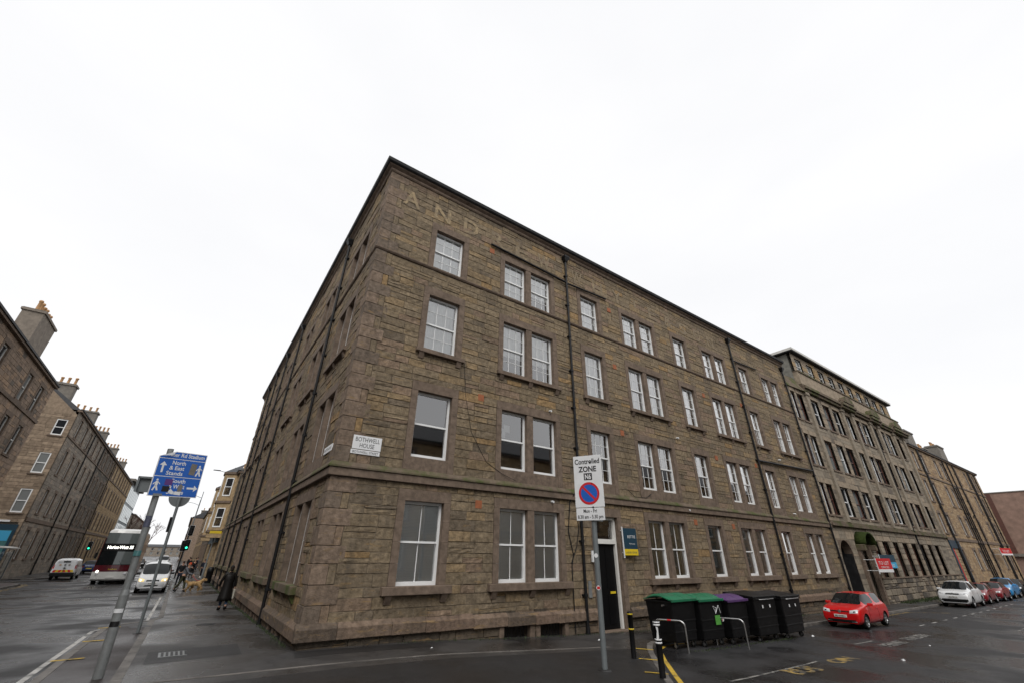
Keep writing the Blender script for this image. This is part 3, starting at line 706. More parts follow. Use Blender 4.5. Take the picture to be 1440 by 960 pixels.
# name plates
def plate(F, u0, u1, z0, z1, m='sign_white', d=.05, name='name_plate'):
    mb = MB(); F.box(mb, u0, u1, .02, d, z0, z1); return mb.build(name, m, b1, bevel=.006)
pl = plate(FF, .42, 1.32, 5.02, 5.44); X, Zv = FF.u, Vector((0, 0, 1))
text('lettering', 'BOTHWELL', .19, FF.p(.87, .053, 5.255), X, Zv, 'sign_black', pl, width=.76); text('lettering', 'HOUSE', .19, FF.p(.87, .053, 5.075), X, Zv, 'sign_black', pl, width=.46)
pl = plate(FF, .40, 1.31, 4.87, 5.0); text('lettering', 'BOTHWELL STREET', .1, FF.p(.855, .053, 4.9), X, Zv, 'lead', pl, width=.8)
pl = plate(FL, .45, 1.45, 4.98, 5.2); text('lettering', 'EASTER ROAD', .12, FL.p(.95, .053, 5.05), -FL.u, Zv, 'sign_black', pl, width=.85)
# ghost lettering painted under the eaves, nearly worn off
mat('ghost', (.31, .235, .135), .9, .4, 7, stain=(.19, .147, .095), stain_scale=3.2, stain_lo=.42, stain_hi=.58, bump=.8, bscale=16)
mat('ghost_faint', (.255, .195, .118), .9, .4, 7, stain=(.18, .14, .092), stain_scale=2.8, stain_lo=.38, stain_hi=.54, bump=.8, bscale=16)
for i, ch in enumerate('ANDREW'):
    c = 1.05+1.47*i
    text('painted_letter', ch, 1.15, FF.p(c, .029, 15.42), X, Zv, 'ghost' if i < 3 else 'ghost_faint', b1, bold=.022, width=.8)
for i, ch in enumerate('WHYTE&SON'):
    c = 10.75+1.62*i
    text('painted_letter', ch, 1.15, FF.p(c, .029, 15.42), X, Zv, 'ghost_faint', b1, bold=.02, width=.8)
# ---------------------------------------------------------------- the other buildings
R4 = random.Random(23)
mat('dark_glass', (.018, .02, .023), .07, spec=.6); mat('pale_glass', (.16, .17, .17), .12, spec=.6)
mat('concrete', (.16, .145, .125), .9, .25, 2, .3, 20); mat('pot', (.42, .24, .11), .8, .25, 6); mat('teal_glass', (.06, .16, .165), .08, spec=.7)
mat('brick_far', (.24, .155, .12), .9, .25, 1.2, .2, 6); mat('hedge', (.02, .035, .012), .95, .5, 5, .8, 20); mat('render_white', (.5, .49, .46), .8, .12, 2)
mat('zinc', (.13, .165, .185), .5, .15, 2)
PGREY = [((0.230, 0.201, 0.167), 4), ((0.196, 0.170, 0.143), 3), ((0.270, 0.224, 0.178), 2)]
PDARK = [((0.086, 0.076, 0.064), 3), ((0.115, 0.098, 0.081), 3), ((0.161, 0.129, 0.098), 1)]
PYEL = [((.31, .225, .13), 4), ((.27, .185, .10), 3), ((.36, .27, .165), 1.5)]
PRUB = [((.30, .215, .13), 4), ((.26, .175, .10), 3), ((.34, .25, .155), 2), ((.23, .165, .11), 2)]
PBRN = [((0.241, 0.179, 0.134), 4), ((0.202, 0.151, 0.112), 3), ((0.302, 0.213, 0.146), 2), ((0.134, 0.112, 0.092), 1)]
PB2 = [((.235, .20, .155), 4), ((.20, .17, .132), 3), ((.265, .215, .16), 2), ((.14, .118, .095), 1)]
PTAN = [((.235, .18, .13), 4), ((.20, .152, .11), 3), ((.27, .208, .15), 2)]
mat('chimney_stone', (.19, .16, .13), .9, .3, 2.5, .3, 20)
def far_window(F, u0, u1, z0, z1, parent, frame='sash_paint', d=-.1, fw=.085, cols=1):
    mb = MB(); zm = (z0+z1)/2
    for (a, b, c, e) in ((u0, u0+fw, z0, z1), (u1-fw, u1, z0, z1), (u0+fw, u1-fw, z1-fw, z1), (u0+fw, u1-fw, z0, z0+fw*1.4), (u0+fw, u1-fw, zm-.035, zm+.035)): F.box(mb, a, b, d-.08, d, c, e)
    for i in range(1, cols):
        x = u0+fw+(u1-u0-2*fw)*i/cols; F.box(mb, x-.015, x+.015, d-.06, d-.02, z0+fw, z1-fw)
    w = mb.build('window', frame, parent)
    g = MB(); F.rect(g, u0+fw, u1-fw, d-.05, z0+fw, zm-.03); F.rect(g, u0+fw, u1-fw, d-.045, zm+.03, z1-fw)
    g.build('pane', 'pale_glass' if R4.random() < .35 else 'dark_glass', w); return w
def chimney(parent, x0, x1, y0, y1, z0, z1, m='concrete', pots=4, axis='y', pr=.14, ph=.75):
    mb = MB(); mb.box(x0, x1, y0, y1, z0, z1-.25); mb.box(x0-.1, x1+.1, y0-.1, y1+.1, z1-.249, z1-.06); mb.box(x0-.03, x1+.03, y0-.03, y1+.03, z1-.059, z1)
    c = mb.build('chimney', m, parent)
    for i in range(pots):
        t = (i+.5)/pots; px, py = (((x0+x1)/2, y0+(y1-y0)*t) if axis == 'y' else (x0+(x1-x0)*t, (y0+y1)/2)); h = ph*R4.uniform(.85, 1.15)
        p = MB(); p.lathe([(pr*1.05, z1), (pr*.9, z1+.1), (pr*.85, z1+h*.8), (pr*1.1, z1+h*.84), (pr*1.1, z1+h*.93), (pr*.8, z1+h)], px, py, 10); p.build('chimney_pot', 'pot', c)
def block(name, label, F, L, zb, eave, floors, cols, pal, D=9, u0=0, frame='sash_paint', bandz=(), m='far_stone', dressed='dressed', h=(.28, .42), l=(.5, 1.2), roof=3.2, sw=.2, wcols=1, lint=.3, sills=True, extra=(), skip=lambda fi, c: False, group=None, sur=True, gable=True):
    """a terrace house: coursed stone front with real openings, dressed surrounds, sash windows, slate roof"""
    b = thing(name, tuple(F.p(u0, 0, zb)), label, 'building', group)
    holes = list(extra)
    for fi, (z0, z1) in enumerate(floors):
        for c in cols:
            if skip(fi, c): continue
            holes.append((c[0]-sw, c[1]+sw, z0-(.16 if sills else 0), z1+lint) if sur else (c[0], c[1], z0-.16, z1))
    for za, zc in bandz: holes.append((-999, 999, za, zc))
    stone_wall(F, L, zb, eave, holes, b, R4, pal, name='stone', m=m, h=h, l=l, limit=0, u0=u0, proud=(.002, .02), mort='mortar')
    for fi, (z0, z1) in enumerate(floors):
        for c in cols:
            if skip(fi, c): continue
            if sur: surround(F, c[0], c[1], z0, z1, b, sw, lint, m=dressed, blocks=False, depth=.25, proud=.03, rng=R4)
            else:
                mb = MB(); F.box(mb, c[0]-.01, c[0]+.0, -.3, -.01, z0, z1); F.box(mb, c[1], c[1]+.01, -.3, -.01, z0, z1); F.box(mb, c[0], c[1], -.3, -.01, z1, z1+.01); mb.build('reveal', dressed, b)
            if sills:
                mb = MB(); F.box(mb, c[0]-sw, c[1]+sw, -.25, .09, z0-.159, z0-.002); mb.build('sill', dressed, b)
            far_window(F, c[0], c[1], z0, z1, b, frame if not callable(frame) else frame(fi, c), cols=wcols)
    for za, zc in bandz:
        mb = MB(); F.box(mb, u0, L, -.1, .1, za, zc); mb.build('string_course', dressed, b)
    mb = MB(); F.box(mb, u0-.05, L+.05, -.2, .22, eave, eave+.16); mb.build('eaves_course', dressed, b)
    mb = MB(); F.box(mb, u0-.05, L+.05, .0, .3, eave+.161, eave+.3); mb.build('gutter', 'lead', b)
    mb = MB(); F.box(mb, u0+.02, L-.02, -D, -.28, zb-.5, eave-.02, pal[0][0]); mb.build('side_walls', m, b)
    if roof:
        P = [F.p(u0, .1, eave+.165), F.p(L, .1, eave+.165), F.p(L, -D-.1, eave+.165), F.p(u0, -D-.1, eave+.165), F.p(u0, -D/2, eave+roof), F.p(L, -D/2, eave+roof)]
        mb = MB(); mb.add(P, [(0, 1, 5, 4), (2, 3, 4, 5), (0, 4, 3), (1, 2, 5), (3, 2, 1, 0)]); mb.build('roof', 'slate', b)
    return b
# --- second building of the front street: office-like stone front with pilasters, attic and parapet
R2 = Fr((34.86, 0), (1, 0), (0, -1)); o2 = 34.86
b2 = thing('stone_institute', (o2, 0, -.75), 'grey stone building with pilasters, arched doorways, mossy parapet and attic storey', 'building')
S2 = [(39.1, 40.6), (46.65, 48.05), (54.0, 55.3), (61.2, 62.75)]
P2w = [(41.5, 43.0), (43.65, 45.3), (48.95, 50.5), (51.0, 52.75), (56.05, 57.6), (58.2, 59.9)]
F2 = [(5.15, 7.4), (8.75, 11.2), (12.45, 14.85)]
cols2 = sorted(S2+P2w)+[(35.25, 36.0), (36.4, 37.5)]
L2 = 65.1-o2; holes = []
for z0, z1 in F2:
    for a, b in cols2: holes.append((a-o2, b-o2, z0, z1))
G2 = [(41.95, 43.3), (44.1, 45.75), (46.65, 48.2), (49.1, 50.7), (51.55, 53.2), (54.5, 55.6), (56.6, 58.0), (59.1, 60.6)]
for a, b in G2: holes.append((a-o2, b-o2, .9, 3.5))
AR = (35.25, 37.35); D2 = (38.75, 40.35)
holes += [(AR[0]-o2, AR[1]-o2, -2, 3.42), (D2[0]-o2, D2[1]-o2, -2, 3.1), (-9, 99, 4.35, 4.7), (-9, 99, 15.3, 16.1)]
AT = [(38.5+i*2.42, 39.85+i*2.42) for i in range(10)]
stone_wall(R2, L2, -1.0, 16.1, holes, b2, R4, PB2, m='far_stone', h=(.3, .42), l=(.5, 1.3), limit=0, proud=(.002, .018))
mb = MB(); R2.box(mb, .3, L2-.02, -12, -1.75, -1.5, 16.5, PB2[0][0]); R2.box(mb, L2-.4, L2-.02, -1.74, -.3, -1.5, 16.0, PB2[0][0]); mb.build('side_walls', 'far_stone', b2)
fr2 = lambda i: ['upvc', 'brown_paint', 'upvc', 'brown_paint', 'sash_paint'][i % 5]
for fi, (z0, z1) in enumerate(F2):
    for i, (a, b) in enumerate(cols2):
        far_window(R2, a-o2, b-o2, z0, z1, b2, fr2(i+fi), d=-.2, fw=.09)
        mb = MB(); R2.box(mb, a-o2-.12, b-o2+.12, -.28, .08, z0-.14, z0-.002); mb.build('sill', 'dressed', b2)
        mb = MB(); R2.box(mb, a-o2-.1, b-o2+.1, -.28, .045, z1+.002, z1+.36, PB2[2][0]); mb.build('lintel', 'far_stone', b2)
for i, (a, b) in enumerate(G2):
    far_window(R2, a-o2, b-o2, .9, 3.5, b2, 'brown_paint', d=-.25)
    for s in (a-.62, b+.02) if i == 0 else (b+.02,):      # rusticated pier blocks
        nx = G2[i+1][0] if i < 7 and s > a else s+.6
        w = max(.5, min(.95, nx-.02-s)) if s > a else .6
        for k in range(6):
            mb = MB(); R2.box(mb, s-o2, s+w-o2, -.05, .09, .92+k*.435, .92+k*.435+.40, pick(PB2, R4)); mb.build('pier_block', 'far_stone', b2, bevel=.02)
for i in range(13):
    a = 41.4+i*1.72
    if a+1.6 < 64.8:
        mb = MB(); R2.box(mb, a-o2, a-o2+1.6, -.02, .06, 3.56, 3.93, pick(PB2, R4)); R2.box(mb, a-o2, a-o2+1.6, -.02, .06, 3.97, 4.33, pick(PB2, R4)); mb.build('frieze_block', 'far_stone', b2)
for r in stone_rects(L2, -1.0, .85, [(-1, 41.2-o2, -3, 3), ], R4, (.3, .4), (.45, .9)):
    mb = MB(); stone_into(mb, R2, r, R4, pick(PDARK+PB2, R4), proud=(.06, .13), bev=.04); mb.build('base_stone', 'far_stone', b2)
mb = MB(); R2.box(mb, 41.2-o2, L2, -.05, .15, .851, .93); mb.build('base_course', 'dressed', b2)
mb = MB(); R2.box(mb, 0, L2+.05, -.1, .22, 4.352, 4.52); R2.box(mb, 0, L2+.03, -.1, .12, 4.521, 4.7); mb.build('string_course', 'mossy', b2)
for x in (38.3, 45.95, 48.5, 53.4, 55.68, 60.65, 64.2):
    mb = MB(); R2.box(mb, x-o2-.27, x-o2+.27, -.05, .16, 4.71, 15.28, PB2[0][0]); R2.box(mb, x-o2-.36, x-o2+.36, -.05, .24, 15.0, 15.27, PB2[0][0]); mb.build('pilaster', 'far_stone', b2)
for (a, b, d) in ((37.8, 45.5, .42), (45.5, 48.9, .62), (48.9, 53.0, .42), (53.0, 56.0, .62), (56.0, 60.3, .42), (60.3, 65.3, .62)):
    mb = MB(); R2.box(mb, a-o2, b-o2, -.1, d-.15, 15.31, 15.55); R2.box(mb, a-o2, b-o2, -.1, d, 15.551, 15.8); R2.box(mb, a-o2+.001, b-o2-.001, -.1, d-.2, 15.801, 16.0); mb.build('cornice', 'mossy', b2)
for (a, b) in ((46.0, 48.6), (53.1, 55.9), (60.5, 63.2)):      # little arched pediments over the single bays
    n = 10; c = (a+b)/2-o2; r = (b-a)/2; mb = MB(); P = []
    for i in range(n+1):
        t = math.pi*i/n; P.append((c-r*math.cos(t), 15.95+r*.55*math.sin(t)))
    for dd in (.02, .6):
        for (u, z) in P: mb.v.append(tuple(R2.p(u, dd, z)))
    for i in range(n): mb.f.append((i, i+1, n+2+i, n+1+i)); mb.c.append((1, 1, 1)); mb.sm.append(False)
    for k in (0, n+1): mb.f.append(tuple(range(k, k+n+1))); mb.c.append((1, 1, 1)); mb.sm.append(False)
    mb.build('pediment', 'mossy', b2)
mb = MB(); R2.box(mb, 38-o2, L2-.3, -.35, .12, 16.001, 17.2, PB2[2][0]); mb.build('parapet', 'far_stone', b2)
mb = MB(); R2.box(mb, 38-o2, L2-.2, -.4, .2, 17.201, 17.36); mb.build('parapet_coping', 'mossy', b2)
# attic storey
hA = [(a-o2, b-o2, 17.36, 18.75) for a, b in AT]
stone_wall(R2, 63.3-o2, 17.365, 19.1, hA, b2, R4, PYEL[:2]+PB2, m='far_stone', h=(.35, .5), l=(.6, 1.2), limit=0, u0=37.85-o2)
for a, b in AT: far_window(R2, a-o2, b-o2, 17.37, 18.75, b2, 'sash_paint', d=-.12)
mb = MB(); R2.box(mb, 37.87-o2, 63.25-o2, -9, -.3, 16.2, 19.09, (.17, .165, .145)); R2.box(mb, 33.0-o2, 37.86-o2, -9, -4.5, 16.2, 18.7, (.17, .14, .11)); mb.build('attic_walls', 'far_stone', b2)
mb = MB(); R2.box(mb, 37.5-o2, 63.7-o2, -9.3, .35, 19.11, 19.2); R2.box(mb, 32.5-o2, 37.49-o2, -9.3, -4.1, 18.71, 18.8); mb.build('roof_soffit', 'lead', b2)
mb = MB(); R2.box(mb, 37.45-o2, 63.75-o2, -9.35, .4, 19.201, 19.42); R2.box(mb, 32.45-o2, 37.44-o2, -9.35, -4.05, 18.801, 19.0); mb.build('roof_fascia', 'render_white', b2)
# mossy cap over the corner bay
mb = MB(); P = [R2.p(.1, .12, 15.2), R2.p(3.0, .3, 15.2), R2.p(3.0, -.4, 16.7), R2.p(.1, -.4, 16.5), R2.p(.1, -.4, 15.2), R2.p(3.0, -.4, 15.2)]
mb.add(P, [(0, 1, 2, 3), (0, 3, 4), (1, 5, 2), (0, 4, 5, 1), (2, 5, 4, 3)]); mb.build('bay_cap', 'mossy', b2)
# doorways
def arch_fill(F, u0, u1, zs, zt, d0, d1, parent, m='dressed', n=14, name='arch'):
    c, r = (u0+u1)/2, (u1-u0)/2; mb = MB()
    for i in range(n):
        t0, t1 = math.pi*i/n, math.pi*(i+1)/n
        a, b = (c-r*math.cos(t0), zs+r*math.sin(t0)), (c-r*math.cos(t1), zs+r*math.sin(t1))
        P = [F.p(a[0], d0, a[1]), F.p(b[0], d0, b[1]), F.p(b[0], d0, zt), F.p(a[0], d0, zt), F.p(a[0], d1, a[1]), F.p(b[0], d1, b[1]), F.p(b[0], d1, zt), F.p(a[0], d1, zt)]
        mb.hexa(P)
    return mb.build(name, m, parent)
arch_fill(R2, AR[0]-o2, AR[1]-o2, 2.36, 3.425, -.5, .03, b2)
mb = MB(); R2.box(mb, AR[0]-o2, AR[1]-o2, -1.6, -1.5, -1, 3.42); mb.build('porch_back', 'door_black', b2)  # black panel stands in for the shade inside the arched porch
for s in (AR[0], AR[1]): mb = MB(); R2.box(mb, s-o2-.02, s-o2+.02, -1.6, -.02, -1, 3.42); mb.build('porch_side', 'lead', b2)
mb = MB(); R2.box(mb, D2[0]-o2, D2[1]-o2, -.5, -.4, -1, 3.1); mb.build('door', 'brown_paint', b2)
mb = MB()
for s in (D2[0]-.4, D2[1]+.02): R2.box(mb, s-o2, s-o2+.38, -.1, .2, -1, 3.1)
mb.build('door_column', 'dressed', b2)
mb = MB(); n = 12; P = []
for i in range(n+1):
    t = math.pi*i/n; P += [R2.p(39.55-o2-1.15*math.cos(t), 0, 3.2+.9*math.sin(t)), R2.p(39.55-o2-1.15*math.cos(t), .7, 3.2+.85*math.sin(t))]
mb.add(P, [(2*i, 2*i+1, 2*i+3, 2*i+2) for i in range(n)], None, True); hood = mb.build('door_hood', 'moss', b2)
md = hood.modifiers.new('solid', 'SOLIDIFY'); md.thickness = .14
for s in (38.45, 40.65): mb = MB(); R2.box(mb, s-o2-.12, s-o2+.12, -.05, .6, 2.75, 3.18); mb.build('hood_bracket', 'mossy', b2, bevel=.05)
pipe(R2, 53.85-o2, -.7, 14.9, b2, hopper=False)
# --- third building: yellow rubble tenement back with many waste pipes
R3 = Fr((65.15, 0), (1, 0), (0, -1)); o3 = 65.15
c3 = [(x-o3, x-o3+1.05) for x in (65.9, 69.2, 75.0, 78.0, 84.9, 90.5, 95.2)]
b3 = block('rubble_tenement', 'tan rubble tenement with many black waste pipes and two tall chimneys', R3, 99.4-o3, -1, 14.5, [(1.3, 3.3), (4.95, 7.0), (8.3, 10.6), (11.9, 13.95)], c3, PRUB, D=9, bandz=((4.2, 4.5), (11.2, 11.4)), dressed='render_white' if 0 else 'dressed', roof=2.6, h=(.22, .34), l=(.3, .7), sw=.22, skip=lambda fi, c: fi == 0 and c[0] < 4, frame='sash_paint')
for u in (68.0, 68.35, 79.2, 80.4, 81.5, 84.3, 92.6, 93.4, 96.9): pipe(R3, u-o3, -.8, 14.4 if u != 80.4 else 11, b3, r=.075, hopper=False)
for (u, z, w) in ((79.5, 10.9, 1.4), (79.4, 7.2, 1.2), (92.8, 7.6, 1.8), (84.4, 7.4, -1.2), (68.2, 11.0, .9), (93.4, 4.0, -1.6)):
    mb = MB(); mb.tube([R3.p(u-o3, .12, z), R3.p(u-o3+w, .12, z+.12)], .06, 8); mb.build('waste_pipe', 'black_iron', b3)
chimney(b3, 70, 73.4, .6, 2.0, 14.5, 17.5, 'concrete', 5, 'x', .13, .5); chimney(b3, 85.4, 88.6, .6, 2.0, 14.5, 17.7, 'concrete', 5, 'x', .13, .5); chimney(b3, 66.2, 68.0, 1.2, 2.2, 14.5, 16.4, 'concrete', 4, 'x', .14, .7); chimney(b3, 80, 81.5, 1.2, 2.2, 14.5, 16.6, 'concrete', 3, 'x', .14, .6)
mb = MB(); R3.box(mb, .1, 4.2, -.2, .12, 3.4, 4.19); R3.box(mb, .1, .6, -.2, .08, -1, 3.4); R3.box(mb, 2.9, 4.2, -.2, .07, -1, 3.4); mb.build('shop_front', 'sign_navy', b3)
mb = MB(); R3.box(mb, .62, 1.25, -.2, .03, -1, 3.39); mb.build('shop_door', 'sign_red', b3)
mb = MB(); R3.box(mb, 1.27, 2.88, -.2, .0, -1, 3.39); mb.build('shop_window', 'dark_glass', b3)
# --- brown building closing the street
b4 = thing('brick_block', (108, 0, -1), 'plain brown brick block closing the end of the side street', 'building')
mb = MB(); mb.prism([(108, 6), (111, -34), (140, -34), (140, 6)], -1, 12.6); mb.build('wall', 'brick_far', b4)
F4 = Fr((108, 6), (3, -40), (-40, -3))
mb = MB(); F4.box(mb, 4.9, 5.5, 0, .06, 3.4, 12.6); mb.build('recess_strip', 'brown_paint', b4)
mb = MB(); F4.box(mb, -.05, 40, -.2, .1, 12.6, 12.75); mb.build('coping', 'concrete', b4)
for i in range(5):
    for z0 in (4.4, 8.0, 10.4): far_window(F4, 9.6+i*4, 11.2+i*4, z0, z0+1.5, b4, d=.06)
mb = MB(); F4.box(mb, -1, 30, .02, .5, 2.9, 3.3); mb.build('canopy', 'concrete', b4)
# --- main street, far side
FW = Fr((-16, 0), (0, 1), (1, 0))
def pairs(y0, y1, first, step, w=1.05, gap=3.35): 
    out = []; y = first
    while y+w < y1-.3: out.append((y, y+w)); y += step
    return out
l1 = block('stone_tenement', 'brown stone tenement with a broad rendered chimney stack and clay pots', FW, 38.3, -.5, 14.9, [(1.5, 4.0), (5.3, 7.6), (8.75, 10.95), (12.15, 14.2)], [(y, y+1.1) for y in (4, 7.4, 13, 16.4, 22, 25.4, 31.6, 35.0)], PBRN, D=10, bandz=((4.7, 5.0), (11.75, 12.0)), roof=3.4, h=(.28, .4), l=(.4, .9), sw=.28)
chimney(l1, -18.8, -17.5, 33.2, 37.0, 15, 19.8, 'chimney_stone', 6, ph=.9)
L2F = [(1.5, 4.05), (5.6, 7.85), (9.4, 11.8), (13.3, 15.2)]
FWa = Fr((-16, 49.2), (0, 1), (1, 0))
def l2(name, label, y0, y1, cols, pal, **k): return block(name, label, Fr((-16, y0), (0, 1), (1, 0)), y1-y0, -.5, 15.6, L2F, [(c-y0, c-y0+1.0) for c in cols], pal, bandz=((4.75, 5.1), (12.9, 13.08)), roof=3.4, D=9, sw=.2, group=None, **k)
l2a = l2('gabled_tenement', 'grey stone end tenement with tan gable wall and shop at the side street corner', 49.2, 69.6, (51.5, 55.2, 58.6, 63.3, 66.8), PGREY)
l2b = l2('sooty_tenement', 'soot-blackened stone tenement between a grey and a pale one', 69.62, 83.2, (71.4, 74.5, 78.2, 81), PDARK)
l2c = l2('pale_tenement', 'pale yellow stone tenement ending the terrace beside the glass block', 83.22, 116, (85, 88.2, 92.4, 96, 99.5, 103, 107, 111), PYEL)
chimney(l2a, -19.0, -17.3, 49.3, 50.4, 15, 18.5, 'concrete', 3, 'x'); chimney(l2a, -21, -18.2, 68.8, 70.0, 15.5, 20.2, 'concrete', 4, 'x'); chimney(l2b, -21, -18.4, 82.6, 83.7, 15.5, 20.2, 'concrete', 5, 'x'); chimney(l2c, -21, -18.4, 98, 99, 15.5, 20.3, 'concrete', 5, 'x'); chimney(l2c, -21, -18.4, 114.6, 115.8, 15.5, 20.3, 'concrete', 5, 'x')
FG = Fr((-16, 48.98), (-1, 0), (0, -1))
wg = [(.45, 1.3, 5.45, 7.6), (.45, 1.3, 9.1, 11.1), (.45, 1.3, 12.9, 14.55)]
stone_wall(FG, 9, -.5, 15.2, [(a-.0, b+.0, c-.14, d+.0) for a, b, c, d in wg]+[(.3, 6.5, -1, 4.6)], l2a, R4, PTAN, m='far_stone', h=(.22, .34), l=(.35, .9), limit=0)
for a, b, c, d in wg:
    far_window(FG, a, b, c, d, l2a, 'upvc', d=-.02, fw=.09); mb = MB(); FG.box(mb, a-.15, b+.15, -.1, .12, c-.14, c-.003); mb.build('sill', 'dressed', l2a)
mb = MB(); mb.add([FG.p(0, 0, 15.2), FG.p(9, 0, 15.2), FG.p(4.5, 0, 18.9), FG.p(0, -.5, 15.2), FG.p(9, -.5, 15.2), FG.p(4.5, -.5, 18.9)], [(0, 1, 2), (5, 4, 3), (0, 2, 5, 3), (1, 4, 5, 2), (0, 3, 4, 1)], PTAN[0][0]); mb.build('gable', 'far_stone', l2a)
mb = MB(); FG.box(mb, .2, 6.4, -.3, .1, -.3, 4.4); sf = mb.build('shop_front', 'sign_navy', l2a)
mb = MB(); FG.box(mb, .4, 2.0, .1, .13, 1.0, 3.9); mb.build('shop_poster', 'teal_glass', sf); mb = MB(); FG.box(mb, .45, 1.95, .131, .14, 3.0, 3.85); mb.build('poster_sky', 'sign_cyan', sf)
mb = MB(); FG.box(mb, 2.2, 4.2, .1, .13, 1.0, 3.9); mb.build('shop_window', 'pale_glass', sf)
mb = MB(); FG.box(mb, .9, 2.1, 0, .05, 4.62, 4.78); mb.build('street_sign', 'sign_white', l2a)
for y in (69.6, 83.2, 60.6): pipe(Fr((-16, y), (0, 1), (1, 0)), 0, -.2, 15.4, l2a if y != 83.2 else l2b, r=.07, hopper=False)
l0 = block('stone_tenement', 'brown stone tenement adjoining the one with the broad chimney stack', Fr((-16, -40), (0, 1), (1, 0)), 39.9, -.5, 14.9, [(1.5, 4.0), (5.3, 7.6), (8.75, 10.95), (12.15, 14.2)], [(2+k*3.6, 3.1+k*3.6) for k in range(10)], PBRN, D=10, roof=3.4, sw=.28)
l9 = block('stone_tenement', 'grey tenement row past the glass block', Fr((-17, 158), (0, 1), (1, 0)), 90, -.3, 12, [(1.2, 3.4), (4.6, 6.4), (8, 10)], [(1.5+k*4, 2.7+k*4) for k in range(22)], PGREY, D=9, roof=3, sw=.15)
l8 = block('stone_tenement', 'low tenement closing the end of the main street', Fr((14, 430), (-1, 0), (0, -1)), 60, -.3, 6.2, [(1.2, 3.0), (4, 5.6)], [(2+k*4, 3.4+k*4) for k in range(14)], PGREY, D=9, roof=2, sw=.15)
# --- glass-fronted modern block beyond the terrace
b5 = thing('glass_block', (-17, 122, 0), 'modern grey block with teal glazed stair tower beyond the pale tenement', 'building')
mb = MB(); mb.box(-40, -17, 122, 150, 0, 17.2); mb.build('wall', 'zinc', b5); mb = MB(); mb.box(-41, -16.2, 121.4, 151, 17.2, 17.7); mb.build('roof', 'concrete', b5)
F5 = Fr((-17, 122), (-1, 0), (0, -1)); F5b = Fr((-17, 122), (0, 1), (1, 0))
for k in range(4):
    for j in range(2):
        mb = MB(); F5.box(mb, .6+j*1.7, 2.1+j*1.7, 0, .08, 1+4*k, 4.6+4*k); mb.build('glazing_panel', 'teal_glass', b5)
    for j in range(8): mb = MB(); F5b.box(mb, .8+j*3.2, 3.4+j*3.2, 0, .08, 1+4*k, 4.4+4*k); mb.build('glazing_panel', 'teal_glass', b5)
mb = MB(); mb.prism([(-17.3, 121.7), (-16.5, 122.2), (-16.5, 122.8), (-17, 122.8)], 3, 11); mb.build('fin', 'render_white', b5)
# --- main street, near side beyond the corner building
FE = Fr((0, 41.5), (0, 1), (-1, 0))
e1 = block('bay_house', 'yellow stone house with stacked bay windows and pointed slate roofs', FE, 26, -.4, 9.9, [(4.9, 7.0), (7.7, 9.5)], [(8, 9), (14, 15), (23, 24)], PYEL, D=9, roof=2.2, bandz=((4.2, 4.4),), sw=.18)
stone_wall(Fr((0, 41.48), (1, 0), (0, -1)), 9, -.4, 9.9, [], e1, R4, PDARK, m='far_stone', limit=0)
for y0 in (43.3, 58.5):
    P = [(0, y0), (-1.25, y0+.9), (-1.25, y0+2.6), (0, y0+3.5)]
    mb = MB(); mb.prism(P, 3.6, 10.2, PYEL[0][0]); bay = mb.build('bay', 'far_stone', e1)
    for (pa, pb) in zip(P, P[1:]):
        a, b = Vector(pa), Vector(pb); t = (b-a).normalized(); nrm = Vector((-t.y, t.x)); nrm = nrm if nrm.x < 0 or (abs(nrm.x) < .9 and nrm.x < 0) else -nrm
        Fb = Fr(a, t, nrm); L = (b-a).length
        for z0, z1 in ((4.6, 6.5), (7.7, 9.6)): far_window(Fb, L/2-.42, L/2+.42, z0, z1, e1, 'upvc', d=.05)
        for z in (4.1, 7.0, 10.0): mb = MB(); Fb.box(mb, 0, L, 0, .12, z, z+.22); mb.build('bay_moulding', 'dressed', e1)
    mb = MB(); mb.add([(p[0]*1.1, p[1], 10.23) for p in P]+[(.4, y0+1.75, 11.4)], [(0, 1, 4), (1, 2, 4), (2, 3, 4), (3, 0, 4)]); mb.build('bay_roof', 'slate', e1)
mb = MB(); mb.prism([(-.06, 44), (-.06, 60), (-.3, 60), (-.3, 44)], 3.2, 4.1); mb.build('shop_fascia', 'sign_navy', e1)
e2 = block('mansard_tenement', 'dark stone tenement with mansard slate roof and paired white windows', Fr((0, 70), (0, 1), (-1, 0)), 26, -.3, 9.4, [(1.2, 3.4), (4.6, 6.4), (7.2, 8.9)], [(1.5+k*3.1+j*1.25, 2.5+k*3.1+j*1.25) for k in range(8) for j in (0, 1)], PDARK, frame='upvc', D=9, roof=3.6, sw=.12)
e3 = block('stone_terrace', 'pale terrace climbing away past the mansard tenement', Fr((0, 97), (0, 1), (-1, 0)), 50, -.2, 11, [(1.2, 3.4), (4.6, 6.4), (7.6, 9.6)], [(1.5+k*3.4, 2.6+k*3.4) for k in range(14)], PYEL, D=9, roof=3, sw=.15)
e4 = block('stone_tenement', 'brown tenement beyond the pale climbing terrace', Fr((-3, 160), (0, 1), (-1, 0)), 60, -.2, 12, [(1.2, 3.4), (4.6, 6.4), (7.6, 9.6)], [(1.5+k*4, 2.7+k*4) for k in range(14)], PBRN, D=9, roof=3, sw=.15)
for b_, ys in ((e2, (70.4, 83, 95)), (e3, (110, 125, 140)), (e4, (165, 190))):
    for y in ys: chimney(b_, 1.6 if b_ is not e4 else -1, 4, y, y+1, 9, 14.8, 'concrete', 4, 'x')
